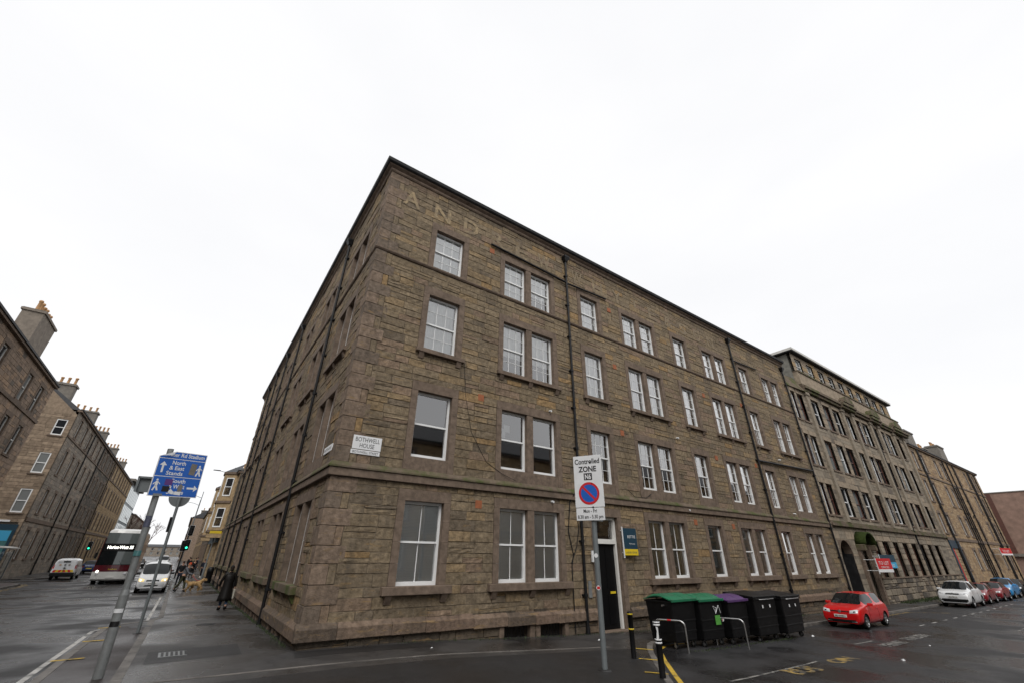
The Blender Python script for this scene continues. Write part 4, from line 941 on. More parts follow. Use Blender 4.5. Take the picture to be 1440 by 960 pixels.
# --- the opposite side of the side street, seen only in window reflections
R7 = Fr((70, -21), (-1, 0), (0, 1))
b7 = block('stone_tenement', 'ochre stone tenement facing the corner building across the side street', R7, 67.5, -1, 11, [(1.2, 3.4), (4.7, 6.7), (8.3, 10.3)], [(1.5+k*4.4, 2.7+k*4.4) for k in range(14)], PYEL, D=9, roof=3, bandz=((4.0, 4.2),), sw=.2)
# ---------------------------------------------------------------- street furniture
R5 = random.Random(77); UZ = Vector((0, 0, 1))
def dirv(deg): return Vector((math.cos(math.radians(deg)), math.sin(math.radians(deg)), 0))
class Pl:
    """a sign plane: u to its right, n towards the reader"""
    def __init__(s, o, az, roll=0):
        s.o = Vector(o); s.u = dirv(az); s.n = Vector((s.u.y, -s.u.x, 0)); s.v = UZ.copy()
        if roll: s.u, s.v = s.u*math.cos(roll)+s.v*math.sin(roll), s.v*math.cos(roll)-s.u*math.sin(roll)
    def p(s, u, d, v): return s.o+s.u*u+s.n*d+s.v*v
    def box(s, mb, u0, u1, d0, d1, v0, v1):
        return mb.hexa([s.p(u0, d1, v0), s.p(u1, d1, v0), s.p(u1, d0, v0), s.p(u0, d0, v0), s.p(u0, d1, v1), s.p(u1, d1, v1), s.p(u1, d0, v1), s.p(u0, d0, v1)])
    def poly(s, mb, pts, d): return mb.add([s.p(u, d, v) for u, v in pts], [tuple(range(len(pts)))])
    def disc(s, mb, u, v, r0, r1, d, n=32):
        vs = [s.p(u+r*math.cos(2*math.pi*k/n), d, v+r*math.sin(2*math.pi*k/n)) for r in (r0, r1) for k in range(n)]
        return mb.add(vs, [(k, (k+1) % n, n+(k+1) % n, n+k) for k in range(n)]) if r0 else mb.add(vs[n:], [tuple(range(n))])
mat('sticker_dull', (.06, .065, .10), .5, .4, 20)
# controlled zone sign on its post
sx, sy = 5.6, -4.97; g = gz(sx, sy)
t = thing('zone_sign', (sx, sy, g), 'controlled zone parking sign on a grey post beside the bollards', 'sign')
mb = MB(); mb.cyl((sx, sy, g-.02), (sx-.0, sy, 4.55), .065, n=16); mb.build('post', 'grey_paint', t)
mb = MB(); mb.lathe([(.16, g), (.15, g+.02), (.09, g+.035)], sx, sy, 14); mb.build('post_footing', 'paving_patch', t)
S = Pl((sx, sy, 0), -62)
mb = MB(); S.box(mb, -.44, .35, .075, .1, 3.28, 4.62); p1_ = mb.build('sign_plate', 'sign_white', t, bevel=.006)
mb = MB(); S.box(mb, -.43, .33, .075, .1, 2.96, 3.265); p2_ = mb.build('time_plate', 'sign_white', t, bevel=.006)
text('lettering', 'Controlled', .19, S.p(-.045, .103, 4.4), S.u, UZ, 'sign_black', p1_, bold=.004, width=.7)
text('lettering', 'ZONE', .2, S.p(-.045, .103, 4.19), S.u, UZ, 'sign_black', p1_, bold=.006, width=.5)
mb = MB(); S.box(mb, -.16, .07, .1, .103, 3.97, 4.15); mb.build('zone_number_panel', 'sign_black', p1_)
text('lettering', 'N6', .18, S.p(-.045, .1055, 3.995), S.u, UZ, 'sign_white', p1_, bold=.005, width=.17)
mb = MB(); S.disc(mb, -.045, 3.63, 0, .275, .1025); mb.build('roundel', 'sign_blue', p1_)
mb = MB(); S.disc(mb, -.045, 3.63, .225, .285, .105); c, s_ = math.cos(math.radians(-45)), math.sin(math.radians(-45))
S.poly(mb, [(-.045+a*c-b*s_, 3.63+a*s_+b*c) for a, b in ((-.24, -.028), (.24, -.028), (.24, .028), (-.24, .028))], .104); mb.build('roundel_ring', 'sign_red', p1_)
text('lettering', 'Mon - Fri', .12, S.p(-.05, .103, 3.15), S.u, UZ, 'sign_black', p2_, bold=.002, width=.36)
text('lettering', '8.30 am - 5.30 pm', .12, S.p(-.05, .103, 3.01), S.u, UZ, 'sign_black', p2_, bold=.002, width=.68)
S2 = Pl((sx, sy, 0), 12)
mb = MB(); S2.box(mb, -.05, .62, -.13, -.1, 2.98, 4.66); p3_ = mb.build('rear_plate', 'grey_paint', t)
for z in (3.25, 3.85, 4.4): mb = MB(); S2.box(mb, -.06, .6, -.1, -.06, z, z+.05); S2.box(mb, -.09, .09, -.1, .08, z, z+.05); mb.build('clamp', 'black_iron', t)
for z, m in ((2.15, 'sign_white'), (1.45, 'sign_white')):
    mb = MB(); q = Pl((sx, sy, 0), -55); q.disc(mb, 0, z, 0, .05, .068, 14); mb.build('sticker', m, t)
mb = MB(); q = Pl((sx, sy, 0), -55); q.box(mb, -.035, .04, .067, .0685, 1.42, 1.48); mb.build('sticker', 'sign_red', t)
# bollards
def bollard(x, y, label, band):
    g = gz(x, y); t = thing('bollard', (x, y, g), label, 'bollard', 'black bollards on the corner footway')
    mb = MB(); mb.lathe([(.068, g-.02), (.068, g+1.0), (.074, g+1.002), (.074, g+1.04), (.055, g+1.06), (.0, g+1.062)], x, y, 18); mb.build('shaft', 'black_iron', t)
    for z in (.62, .68, .955, 1.005) if band == 'sign_white' else (.64, .985):
        b = MB(); b.lathe([(.07, g+z), (.0765, g+z+.003), (.0765, g+z+.03), (.07, g+z+.033)], x, y, 18); b.build('band', band, t)
    return t
bollard(7.62, -4.1, 'black bollard with thin yellow bands by the kerb', 'sign_yellow'); b_ = bollard(6.3, -6.0, 'black bollard with double white bands and a torn sticker', 'sign_white')
q = Pl((6.3, -6.0, 0), -70); mb = MB(); q.poly(mb, [(-.01, .72), (.045, .7), (.05, .93), (.0, .95), (.015, .85)], .071); 
mb.v = [(a, b, c+gz(6.3, -6.0)) for a, b, c in mb.v]; mb.build('sticker', 'sign_white', b_)
# guard rails of the bin bay
def hoop(x0, y0, x1, y1, label, red):
    g = rz_(x0, y0); t = thing('guard_hoop', (x0, y0, g), label, 'guard rail', 'steel hoops round the bin bay')
    a, b = Vector((x0, y0, g-.02)), Vector((x1, y1, rz_(x1, y1)-.02)); top = g+.82; P = [a]
    for k in range(7):
        t_ = math.pi/2*k/6; r = .16; P.append(Vector((a.x, a.y, top-r))+(b-a).normalized()*(r-r*math.cos(t_))+UZ*(r*math.sin(t_)))
    for k in range(7):
        t_ = math.pi/2*k/6; r = .16; e = (a-b).normalized(); P.append(Vector((b.x, b.y, top-r))+e*(r-r*math.sin(t_))+UZ*(r*math.cos(t_)))
    P.append(b); P = [Vector((p.x, p.y, p.z)) for p in P]
    mb = MB(); mb.tube(P, .025, 10); mb.build('tube', 'steel', t)
    if red: m = (P[7]+P[8])/2; d = (P[8]-P[7]).normalized(); mb = MB(); mb.cyl(m-d*.06, m+d*.06, .027, n=10); mb.build('tape', 'sign_red', t)
hoop(10.35, -2.75, 10.72, -3.62, 'bent steel hoop with red tape at the open end of the bin row', True); hoop(13.3, -3.0, 13.62, -3.95, 'plain steel hoop in front of the purple-lidded bin', False)
# communal bins
def wheelie(x, y, rot, w, d, h, lid, label, kind='dome', stick=False):
    g = rz_(x, y); t = thing('communal_bin', (x, y, g), label, 'bin', 'communal bins in a row by the corner building')
    M_ = Matrix.Translation((x, y, g)) @ Matrix.Rotation(rot, 4, 'Z')
    mb = MB(); a, b = .86, .9
    mb.hexa([(-w/2*a, -d/2*b, .2), (w/2*a, -d/2*b, .2), (w/2*a, d/2*b, .2), (-w/2*a, d/2*b, .2), (-w/2, -d/2, h), (w/2, -d/2, h), (w/2, d/2, h), (-w/2, d/2, h)]); mb.xf(M_); body = mb.build('body', 'bin_black', t, bevel=.03)
    for z, k in ((.45, .895), (.75, .93), (h-.06, 1.02)):      # stiffening ribs
        mb = MB(); mb.box(-w/2*k, w/2*k, -d/2*(k+.02)-.012, d/2*(k+.02)+.012, z, z+.05); mb.xf(M_); mb.build('rib', 'bin_black', body, bevel=.008)
    for sx_ in (-1, 1):
        mb = MB(); mb.cyl((sx_*(w/2-.02), -d*.2, h-.14), (sx_*(w/2+.09), -d*.2, h-.14), .03, n=10); mb.xf(M_); mb.build('trunnion', 'steel', body)
        for sy_ in (-1, 1):
            cx, cy = sx_*w*.36, sy_*d*.34; mb = MB(); mb.cyl((cx-.025, cy, .09), (cx+.025, cy, .09), .09, n=14); mb.xf(M_); wh = mb.build('castor', 'tyre', t)
            mb = MB(); mb.cyl((cx-.03, cy, .09), (cx+.03, cy, .09), .05, n=10); mb.xf(M_); mb.build('castor_hub', 'steel', wh)
            mb = MB(); mb.box(cx-.045, cx-.032, cy-.03, cy+.03, .08, .21); mb.box(cx+.032, cx+.045, cy-.03, cy+.03, .08, .21); mb.xf(M_); mb.build('castor_fork', 'steel', wh)
    if kind == 'dome':
        n = 8; P = []
        for i in range(n+1):
            yy = -d/2-.05+(d+.1)*i/n; zz = h+.03+.16*math.sin(math.pi*min(1, max(0, i/n)))**.8
            P += [(-w/2-.04, yy, zz-.05 if 0 < i < n else zz), (-w/2+.1, yy, zz), (-.03, yy, zz), (.03, yy, zz-.02), (.1, yy, zz), (w/2-.1, yy, zz), (w/2+.04, yy, zz-.05 if 0 < i < n else zz)]
        mb = MB(); mb.add(P, [(i*7+k, i*7+k+1, (i+1)*7+k+1, (i+1)*7+k) for i in range(n) for k in range(6)], None, False)
        mb.xf(M_); l = mb.build('lid', lid, t); md = l.modifiers.new('s', 'SOLIDIFY'); md.thickness = .03
        mb = MB(); mb.box(-w/2-.05, w/2+.05, -d/2-.07, -d/2-.03, h-.03, h+.05); mb.xf(M_); mb.build('lid_rim', lid, t, bevel=.01)
    else:
        mb = MB(); mb.add([(-w/2-.03, -d/2-.03, h), (w/2+.03, -d/2-.03, h), (w/2+.03, d/2+.03, h), (-w/2-.03, d/2+.03, h), (-w/2-.03, -d/2-.03, h+.06), (w/2+.03, -d/2-.03, h+.06), (w/2+.03, d/2+.03, h+.16), (-w/2-.03, d/2+.03, h+.16)], [(3, 2, 1, 0), (4, 5, 6, 7), (0, 1, 5, 4), (1, 2, 6, 5), (2, 3, 7, 6), (3, 0, 4, 7)]); mb.xf(M_); mb.build('lid', lid, t, bevel=.02)
        mb = MB(); mb.tube([(-w*.3, -d/2-.05, h-.05), (-w*.3, -d/2-.1, h-.05), (w*.3, -d/2-.1, h-.05), (w*.3, -d/2-.05, h-.05)], .015, 8); mb.xf(M_); mb.build('handle', 'steel', t)
    if kind == 'flat':
        for u_ in (-.3, .25): mb = MB(); mb.box(u_, u_+.09, -d/2-.012, -d/2-.008, h-.34, h-.24); mb.xf(M_); mb.build('number_label', 'sign_white', t)
    if stick:
        mb = MB(); mb.box(.12, .42, -d/2*.96-.012, -d/2*.96-.008, .62, .9); mb.xf(M_ @ Matrix.Translation((0, -.015, 0))); mb.build('recycling_label', 'sticker_green', t)
        mb = MB(); n = 16; mb.add([(.56+.07*math.cos(2*math.pi*k/n), -d/2-.0, .76+.07*math.sin(2*math.pi*k/n)) for k in range(n)], [tuple(range(n))]); mb.xf(M_); mb.build('roundel_label', 'sign_white', t)
        mb = MB(); mb.add([(.515, -d/2-.003, .72), (.53, -d/2-.003, .7), (.605, -d/2-.003, .8), (.59, -d/2-.003, .82)], [(0, 1, 2, 3)]); mb.xf(M_); mb.build('roundel_bar', 'sign_red', t)
        mb = MB()
        for a, b in (((.1, 1.18), (.28, 1.12)), ((.28, 1.12), (.2, .95)), ((.2, .95), (.42, 1.2)), ((.42, 1.2), (.5, .96)), ((.1, 1.18), (.2, .98))): mb.cyl((a[0], -d/2-.002, a[1]), (b[0], -d/2-.002, b[1]), .009, n=5)
        mb.xf(M_); mb.build('graffiti', 'sign_white', t)
    return t
wheelie(11.5, -2.6, .02, 1.36, 1.05, 1.36, 'bin_green', 'black bin with green domed lid at the open end of the row')
wheelie(12.95, -2.72, -.03, 1.36, 1.05, 1.36, 'bin_green', 'black bin with green lid, graffiti and a green recycling label', stick=True)
wheelie(14.45, -2.85, .02, 1.36, 1.05, 1.33, 'bin_purple', 'black bin with purple domed lid')
wheelie(16.2, -2.95, 0, 1.7, 1.15, 1.42, 'bin_black', 'wide black bin with flat black lid next to the purple-lidded one', 'flat')
wheelie(18.1, -3.05, .03, 1.75, 1.15, 1.42, 'bin_black', 'black flat-lidded bin at the car end of the row', 'flat')
t = None
# litter scraps
for (x, y, s_) in ((19.3, -3.6, .09), (9.2, -1.3, .06), (3.1, -1.2, .04), (16.2, -7.4, .08), (21, -6.9, .05)):
    zz = (rz_(x, y) if x > 10 else gz(x, y)); mb = MB(); mb.add([(x-s_, y, zz+.005), (x, y-s_*.7, zz+.01), (x+s_, y+.01, zz+.006), (x+.01, y+s_*.8, zz+.02), (x, y, zz+s_*.7)], [(0, 1, 4), (1, 2, 4), (2, 3, 4), (3, 0, 4)])
    tag(mb.build('litter', 'sign_white'), 'crumpled white scrap of paper lying on the ground', 'litter', 'scraps of litter')
# letting boards
def board(F, u, d, z0, z1, w, label, layers, txt=(), wall=0):
    """a board standing out from the wall on a bracket, readable from both streets"""
    t = thing('letting_board', tuple(F.p(u, 0, z0)), label, 'sign', 'estate agent boards'); S = Pl(F.p(u, d, 0), math.degrees(math.atan2(F.u.y, F.u.x))-12)
    mb = MB(); S.box(mb, 0, w, 0, .03, z0, z1); bd = mb.build('panel', layers[0][2], t)
    for a, b, m in layers[1:]:
        mb = MB(); S.box(mb, .0, w, .0305, .034, a, b); mb.build('colour_band', m, bd)
    for s, size, u_, z, m, wd in txt: text('lettering', s, size, S.p(u_, .036, z), S.u, UZ, m, bd, width=wd)
    mb = MB(); S.box(mb, -.04, 0, -.01, .04, z0-.1, z1+.05); mb.tube([F.p(u, -.02, z1-.1), S.p(-.02, .0, z1-.1)], .02, 6); mb.tube([F.p(u, -.02, z0+.1), S.p(-.02, 0, z0+.1)], .02, 6); mb.build('bracket', 'sign_white', t); return t
board(FF, 12.25, .12, 2.2, 3.25, .7, 'navy and yellow letting board beside the black door', [(0, 0, 'sign_navy'), (2.205, 2.44, 'sign_yellow')], [('RETTIE', .16, .42, 2.86, 'sign_white', .4), ('FOR SALE', .07, .43, 2.62, 'sign_white', .3), ('UNDER OFFER', .11, .35, 2.27, 'sign_navy', .58)])
board(R2, 38.4-o2, .9, 1.35, 2.25, 1.75, 'red and white letting board at the hooded doorway', [(0, 0, 'sign_red'), (1.355, 1.55, 'sign_white')], [('TO LET', .3, .85, 1.85, 'sign_white', 1.2), ('OFFICES', .18, .85, 1.62, 'sign_white', .9)])
board(R2, 40.4-o2, .6, 1.6, 2.5, 1.9, 'navy and pale blue letting board behind the red one', [(0, 0, 'sign_navy'), (1.605, 2.0, 'sign_cyan')], [('SOLD', .25, 1.3, 1.7, 'sign_white', .6)])
board(R3, 86-o3, .7, 2.9, 3.75, 3.0, 'red letting board high on the rubble tenement', [(0, 0, 'sign_red'), (2.905, 3.1, 'sign_white')], [('TO LET', .4, 1.5, 3.25, 'sign_white', 1.8)])
mb = MB(); R2.box(mb, .5, 1.6, -.6, -.55, 1.1, 1.5); mb.build('notice', 'sign_red', b2)
mb = MB(); FF.box(mb, 10.28, 10.42, .13, .2, 1.95, 2.35); mb.build('pipe_sign', 'sign_white', b1)
# ---- main street: leaning sign column with the stadium sign
px_, py_ = -3.6, -.85; g = gz(px_, py_); LEAN = Vector((-.05, 0, 1)).normalized()
t = thing('stadium_sign', (px_, py_, g), 'leaning grey column with a blue pedestrian sign to the stadium stands', 'sign')
base = Vector((px_, py_, g)); at = lambda h: base+LEAN*h
mb = MB(); mb.cyl(at(-.02), at(1.35), .084, .082, n=16); mb.cyl(at(1.35), at(1.45), .082, .06, n=16); mb.cyl(at(1.45), at(4.25), .062, .06, n=16); mb.build('column', 'galv', t)
S = Pl(at(0)-Vector((0, 0, 0)), 24, roll=.05); S.v = LEAN
z0, z1 = 3.22, 4.2
def SP(pts, d, m, name, parent): mb = MB(); S.poly(mb, pts, d); return mb.build(name, m, parent)
mb = MB(); P = [(-.2, z0), (.76, z0), (.76, z1), (.1, z1), (-.2, z1-.13)]
mb.add([S.p(u, .085, v) for u, v in P]+[S.p(u, .07, v) for u, v in P], [(0, 1, 2, 3, 4), (9, 8, 7, 6, 5)]+[(i, i+5, (i+1) % 5+5, (i+1) % 5) for i in range(5)]); sp = mb.build('sign_plate', 'sign_white', t)
b0, b1z = z0+.015, z1-.015
for (v0, v1, cut) in ((z0+.015, z0+.415, 0), (z0+.43, z0+.805, 0), (z0+.82, z1-.015, 1)):
    SP([(-.185, v0), (.745, v0), (.745, v1), (.11, v1), (-.185, v1-.12)] if cut else [(-.185, v0), (.745, v0), (.745, v1), (-.185, v1)], .0865, 'sign_blue', 'blue_panel', sp)
SP([(-.2, z1-.13), (.1, z1), (.02, z1-.1)], .12, 'sign_white', 'peeled_corner', sp)
def ST(s, size, u, v, w): text('lettering', s, size, S.p(u, .088, v), S.u, S.v, 'sign_white', sp, bold=.002, width=w)
ST('Easter Rd Stadium', .11, .29, z0+.87, .86) if 0 else ST('ster Rd Stadium', .12, .36, z0+.865, .7)
ST('North', .12, .22, z0+.69, .27); ST('& East', .12, .2, z0+.575, .3); ST('Stands', .12, .18, z0+.46, .33)
ST('South', .12, .31, z0+.3, .28); ST('& West', .12, .3, z0+.18, .32); ST('Stands', .12, .3, z0+.06, .33)
def arrow(u, v, ang, L=.2):
    c, s_ = math.cos(ang), math.sin(ang); pts = [(-L/2, -.02), (L*.15, -.02), (L*.15, -.02-.05), (L/2, 0), (L*.15, .07), (L*.15, .02), (-L/2, .02)]
    SP([(u+a*c-b*s_, v+a*s_+b*c) for a, b in pts], .088, 'sign_white', 'arrow', sp)
arrow(-.08, z0+.62, math.pi/2, .24); arrow(.62, z0+.2, 0, .22)
def walker(u, v, k=1):
    mb = MB(); S.disc(mb, u, v+.1*k, 0, .022*k, .088, 10)
    for pts in ([(-.02, .07), (.03, .07), (.025, -.02), (-.025, -.02)], [(-.02, -.015), (.02, -.015), (.06, -.12), (.03, -.125)], [(-.02, -.02), (.01, -.02), (-.03, -.13), (-.06, -.12)], [(.02, .06), (.03, .04), (.075, .0), (.065, .03)], [(-.02, .06), (-.02, .03), (-.06, -.01), (-.065, .015)]):
        S.poly(mb, [(u+a*k, v+b*k) for a, b in pts], .088)
    mb.build('walking_figure', 'sign_white', sp)
walker(.66, z0+.6); walker(-.1, z0+.24)
SP([(.46, z0+.5), (.585, z0+.49), (.6, z0+.74), (.475, z0+.75)], .089, 'concrete', 'sticker', sp); SP([(.05, z0+.24), (.2, z0+.24), (.2, z0+.37), (.05, z0+.37)], .089, 'purple', 'sticker', sp); SP([(.03, z0+.1), (.17, z0+.1), (.17, z0+.22), (.03, z0+.22)], .089, 'sign_black', 'sticker', sp)
SP([(.16, z0+.1), (.25, z0+.05), (.27, z0+.1), (.2, z0+.17)], .0895, 'sign_white', 'sticker', sp); SP([(.28, z0+.05), (.41, z0+.04), (.42, z0+.11), (.29, z0+.12)], .0895, 'sign_white', 'sticker', sp); SP([(.33, z0+.12), (.42, z0+.12), (.42, z0+.25), (.37, z0+.29), (.33, z0+.22)], .0892, 'concrete', 'sticker', sp)
SP([(-.1, z0-.0), (.07, z0-.0), (.07, z0+.055), (-.1, z0+.055)], .0895, 'galv', 'sticker', sp)
q = Pl(at(0), -10); q.v = LEAN
mb = MB(); q.box(mb, -.42, -.05, -.1, -.06, 3.3, 3.62); q.box(mb, -.42, -.38, -.1, 0, 3.3, 3.62); q.box(mb, -.42, -.05, -.1, -.0, 3.58, 3.62); mb.build('rear_sign', 'grey_paint', t)
for (h, r, m, w) in ((2.05, .075, 'teal_glass', .1), (.82, .084, 'sign_black', .09), (2.6, .064, 'sticker_dull', .22), (1.05, .084, 'sign_white', .07)):
    mb = MB(); n = 10; ring = []
    for k in range(n): 
        a = math.radians(-150+110*k/(n-1)); ring.append(Vector((math.cos(a), math.sin(a), 0))*(r+.003))
    mb.add([at(h)+p for p in ring]+[at(h+w)+p for p in ring], [(k, k+1, n+k+1, n+k) for k in range(n-1)], None, True); mb.build('sticker', m, t)
# second pole with the round sign seen from behind
x2, y2 = -3.36, 5.3; g = gz(x2, y2); LE2 = Vector((-.035, 0, 1)).normalized(); at2 = lambda h: Vector((x2, y2, g))+LE2*h
t = thing('round_sign', (x2, y2, g), 'thin grey pole with a round sign seen from behind', 'sign')
mb = MB(); mb.cyl(at2(-.02), at2(4.25), .044, n=12); mb.build('post', 'grey_paint', t)
q = Pl(at2(0), 10); q.v = LE2; mb = MB(); q.disc(mb, 0, 3.82, 0, .3, -.06, 28); q.disc(mb, 0, 3.82, 0, .3, -.075, 28); mb.build('disc', 'grey_paint', t)
mb = MB(); q.box(mb, -.09, -.05, -.08, .06, 2.75, 3.2); mb.build('side_plate', 'black_iron', t)
mb = MB(); mb.lathe([(.13, g), (.12, g+.015), (.06, g+.03)], x2, y2, 12); mb.build('post_footing', 'paving_patch', t)
# traffic lights
def traffic(x, y, label, heads, h=4.4, face=(0, -1)):
    g = gz(x, y); t = thing('traffic_light', (x, y, g), label, 'traffic light', 'traffic lights on the main street')
    mb = MB(); mb.cyl((x, y, g), (x, y, g+h), .057, n=10); mb.build('post', 'black_iron', t)
    for (dx, z, lit) in heads:
        F = Fr((x+dx, y), (1, 0), (0, -1)); mb = MB(); F.box(mb, -.15, .15, .06, .2, g+z-.42, g+z+.42); F.box(mb, -.22, .22, .04, .06, g+z-.5, g+z+.5); hd = mb.build('signal_head', 'black_iron', t)
        mb = MB(); F.box(mb, -.24, .24, .041, .055, g+z-.52, g+z+.52); mb.build('backing_border', 'sign_white', hd)
        for k, m in enumerate(('green_lit' if lit else 'sign_black', 'sign_black', 'sign_black')):
            mb = MB(); c = F.p(0, .2, g+z-.27+.27*k); mb.cyl(c, c+F.n*.012, .1, n=14); mb.build('lens', m, hd)
            mb = MB(); mb.cyl(c, c+F.n*.12, .118, n=12, caps=False); mb.build('visor', 'black_iron', hd)
    return t
traffic(-13.1, 70, 'traffic light showing green by the terrace across the main street', [(0, 3.0, 1)], 3.6)
traffic(-2.75, 47, 'tall traffic light with a high blank head and a green lower one', [(-.15, 3.0, 0), (.15, 3.1, 1), (.1, 4.5, 0)], 4.9)
traffic(-2.75, 58, 'shorter traffic light showing green past the tall one', [(0, 3.0, 1)], 3.5)
# street lamps
def lamp(x, y, h, L, label):
    g = gz(x, y); t = thing('street_lamp', (x, y, g), label, 'street lamp', 'street lamps along the main street')
    mb = MB(); mb.tube([(x, y, g), (x, y, g+1.3), (x, y, g+1.4), (x, y, g+h)], [.1, .1, .065, .045], 10); mb.build('column', 'grey_paint', t)
    mb = MB(); mb.tube([(x, y, g+h-.9), (x-L*.5, y, g+h-.62), (x-L, y, g+h-.5)], .03, 8); mb.build('arm', 'grey_paint', t)
    mb = MB(); mb.hexa([(x-L-.7, y-.09, g+h-.5), (x-L, y-.09, g+h-.52), (x-L, y+.09, g+h-.52), (x-L-.7, y+.09, g+h-.5), (x-L-.65, y-.06, g+h-.42), (x-L, y-.06, g+h-.42), (x-L, y+.06, g+h-.42), (x-L-.65, y+.06, g+h-.42)]); mb.build('lantern', 'lead', t)
lamp(-.5, 44.5, 11.0, 1.3, 'tall street lamp against the yellow bay house'); lamp(-2.6, 66, 10.4, 1.6, 'slender street lamp behind the traffic lights'); lamp(-2.6, 79, 10.4, 1.6, 'slender street lamp past the one behind the traffic lights')
# bus shelter at the left edge
t = thing('bus_shelter', (-14.3, 33.5, gz(-14.3, 33.5)), 'glass bus shelter with curved pale roof by the teal shopfront', 'bus shelter'); g = gz(-14, 34)
for y in (31.5, 33.8, 36.2, 38.4): mb = MB(); mb.box(-14.95, -14.88, y-.035, y+.035, g, g+2.5); mb.build('post', 'grey_paint', t)
for y0, y1 in ((31.6, 33.7), (33.9, 36.1), (36.3, 38.3)): mb = MB(); mb.box(-14.93, -14.9, y0, y1, g+.25, g+2.3); mb.build('pane', 'clear_glass', t)
mb = MB(); mb.box(-14.8, -13.5, 38.38, 38.41, g+.25, g+2.3); mb.build('end_pane', 'clear_glass', t); mb = MB(); mb.box(-13.52, -13.45, 38.36, 38.43, g, g+2.4); mb.build('post', 'grey_paint', t)
n = 8; P = []
for i in range(n+1): a = i/n; P += [(-15.1+1.85*a, 31.3, g+2.45+.22*math.sin(math.pi*a*.85)), (-15.1+1.85*a, 38.6, g+2.45+.22*math.sin(math.pi*a*.85))]
mb = MB(); mb.add(P, [(2*i, 2*i+2, 2*i+3, 2*i+1) for i in range(n)], None, True); rf = mb.build('roof', 'render_white', t); md = rf.modifiers.new('s', 'SOLIDIFY'); md.thickness = .05
# small street things further along
def simple(name, label, cat, parts, loc, group=None):
    t = thing(name, loc, label, cat, group)
    for nm, mb, m in parts: mb.build(nm, m, t)
    return t
g = gz(-.35, 36.4); a = MB(); a.lathe([(.24, g), (.25, g+.9), (.27, g+.92)], -.35, 36.2, 14); b = MB(); b.lathe([(.27, g+.92), (.27, g+1.1), (.18, g+1.25), (0, g+1.27)], -.35, 36.2, 14)
simple('litter_bin', 'black litter bin against the end of the corner building', 'bin', [('body', a, 'bin_black'), ('hood', b, 'bin_black')], (-.35, 36.2, g))
a = MB(); a.box(-1.1, -.05, 42.4, 42.46, 3.95, 4.2); b = MB(); b.tube([(-.02, 42.43, 4.25), (-1.15, 42.43, 4.25)], .025, 6)
simple('hanging_sign', 'yellow hanging shop sign on the bay house', 'sign', [('panel', a, 'sign_yellow'), ('arm', b, 'black_iron')], (0, 42.43, 3.9))
g = gz(-6.7, 60); 
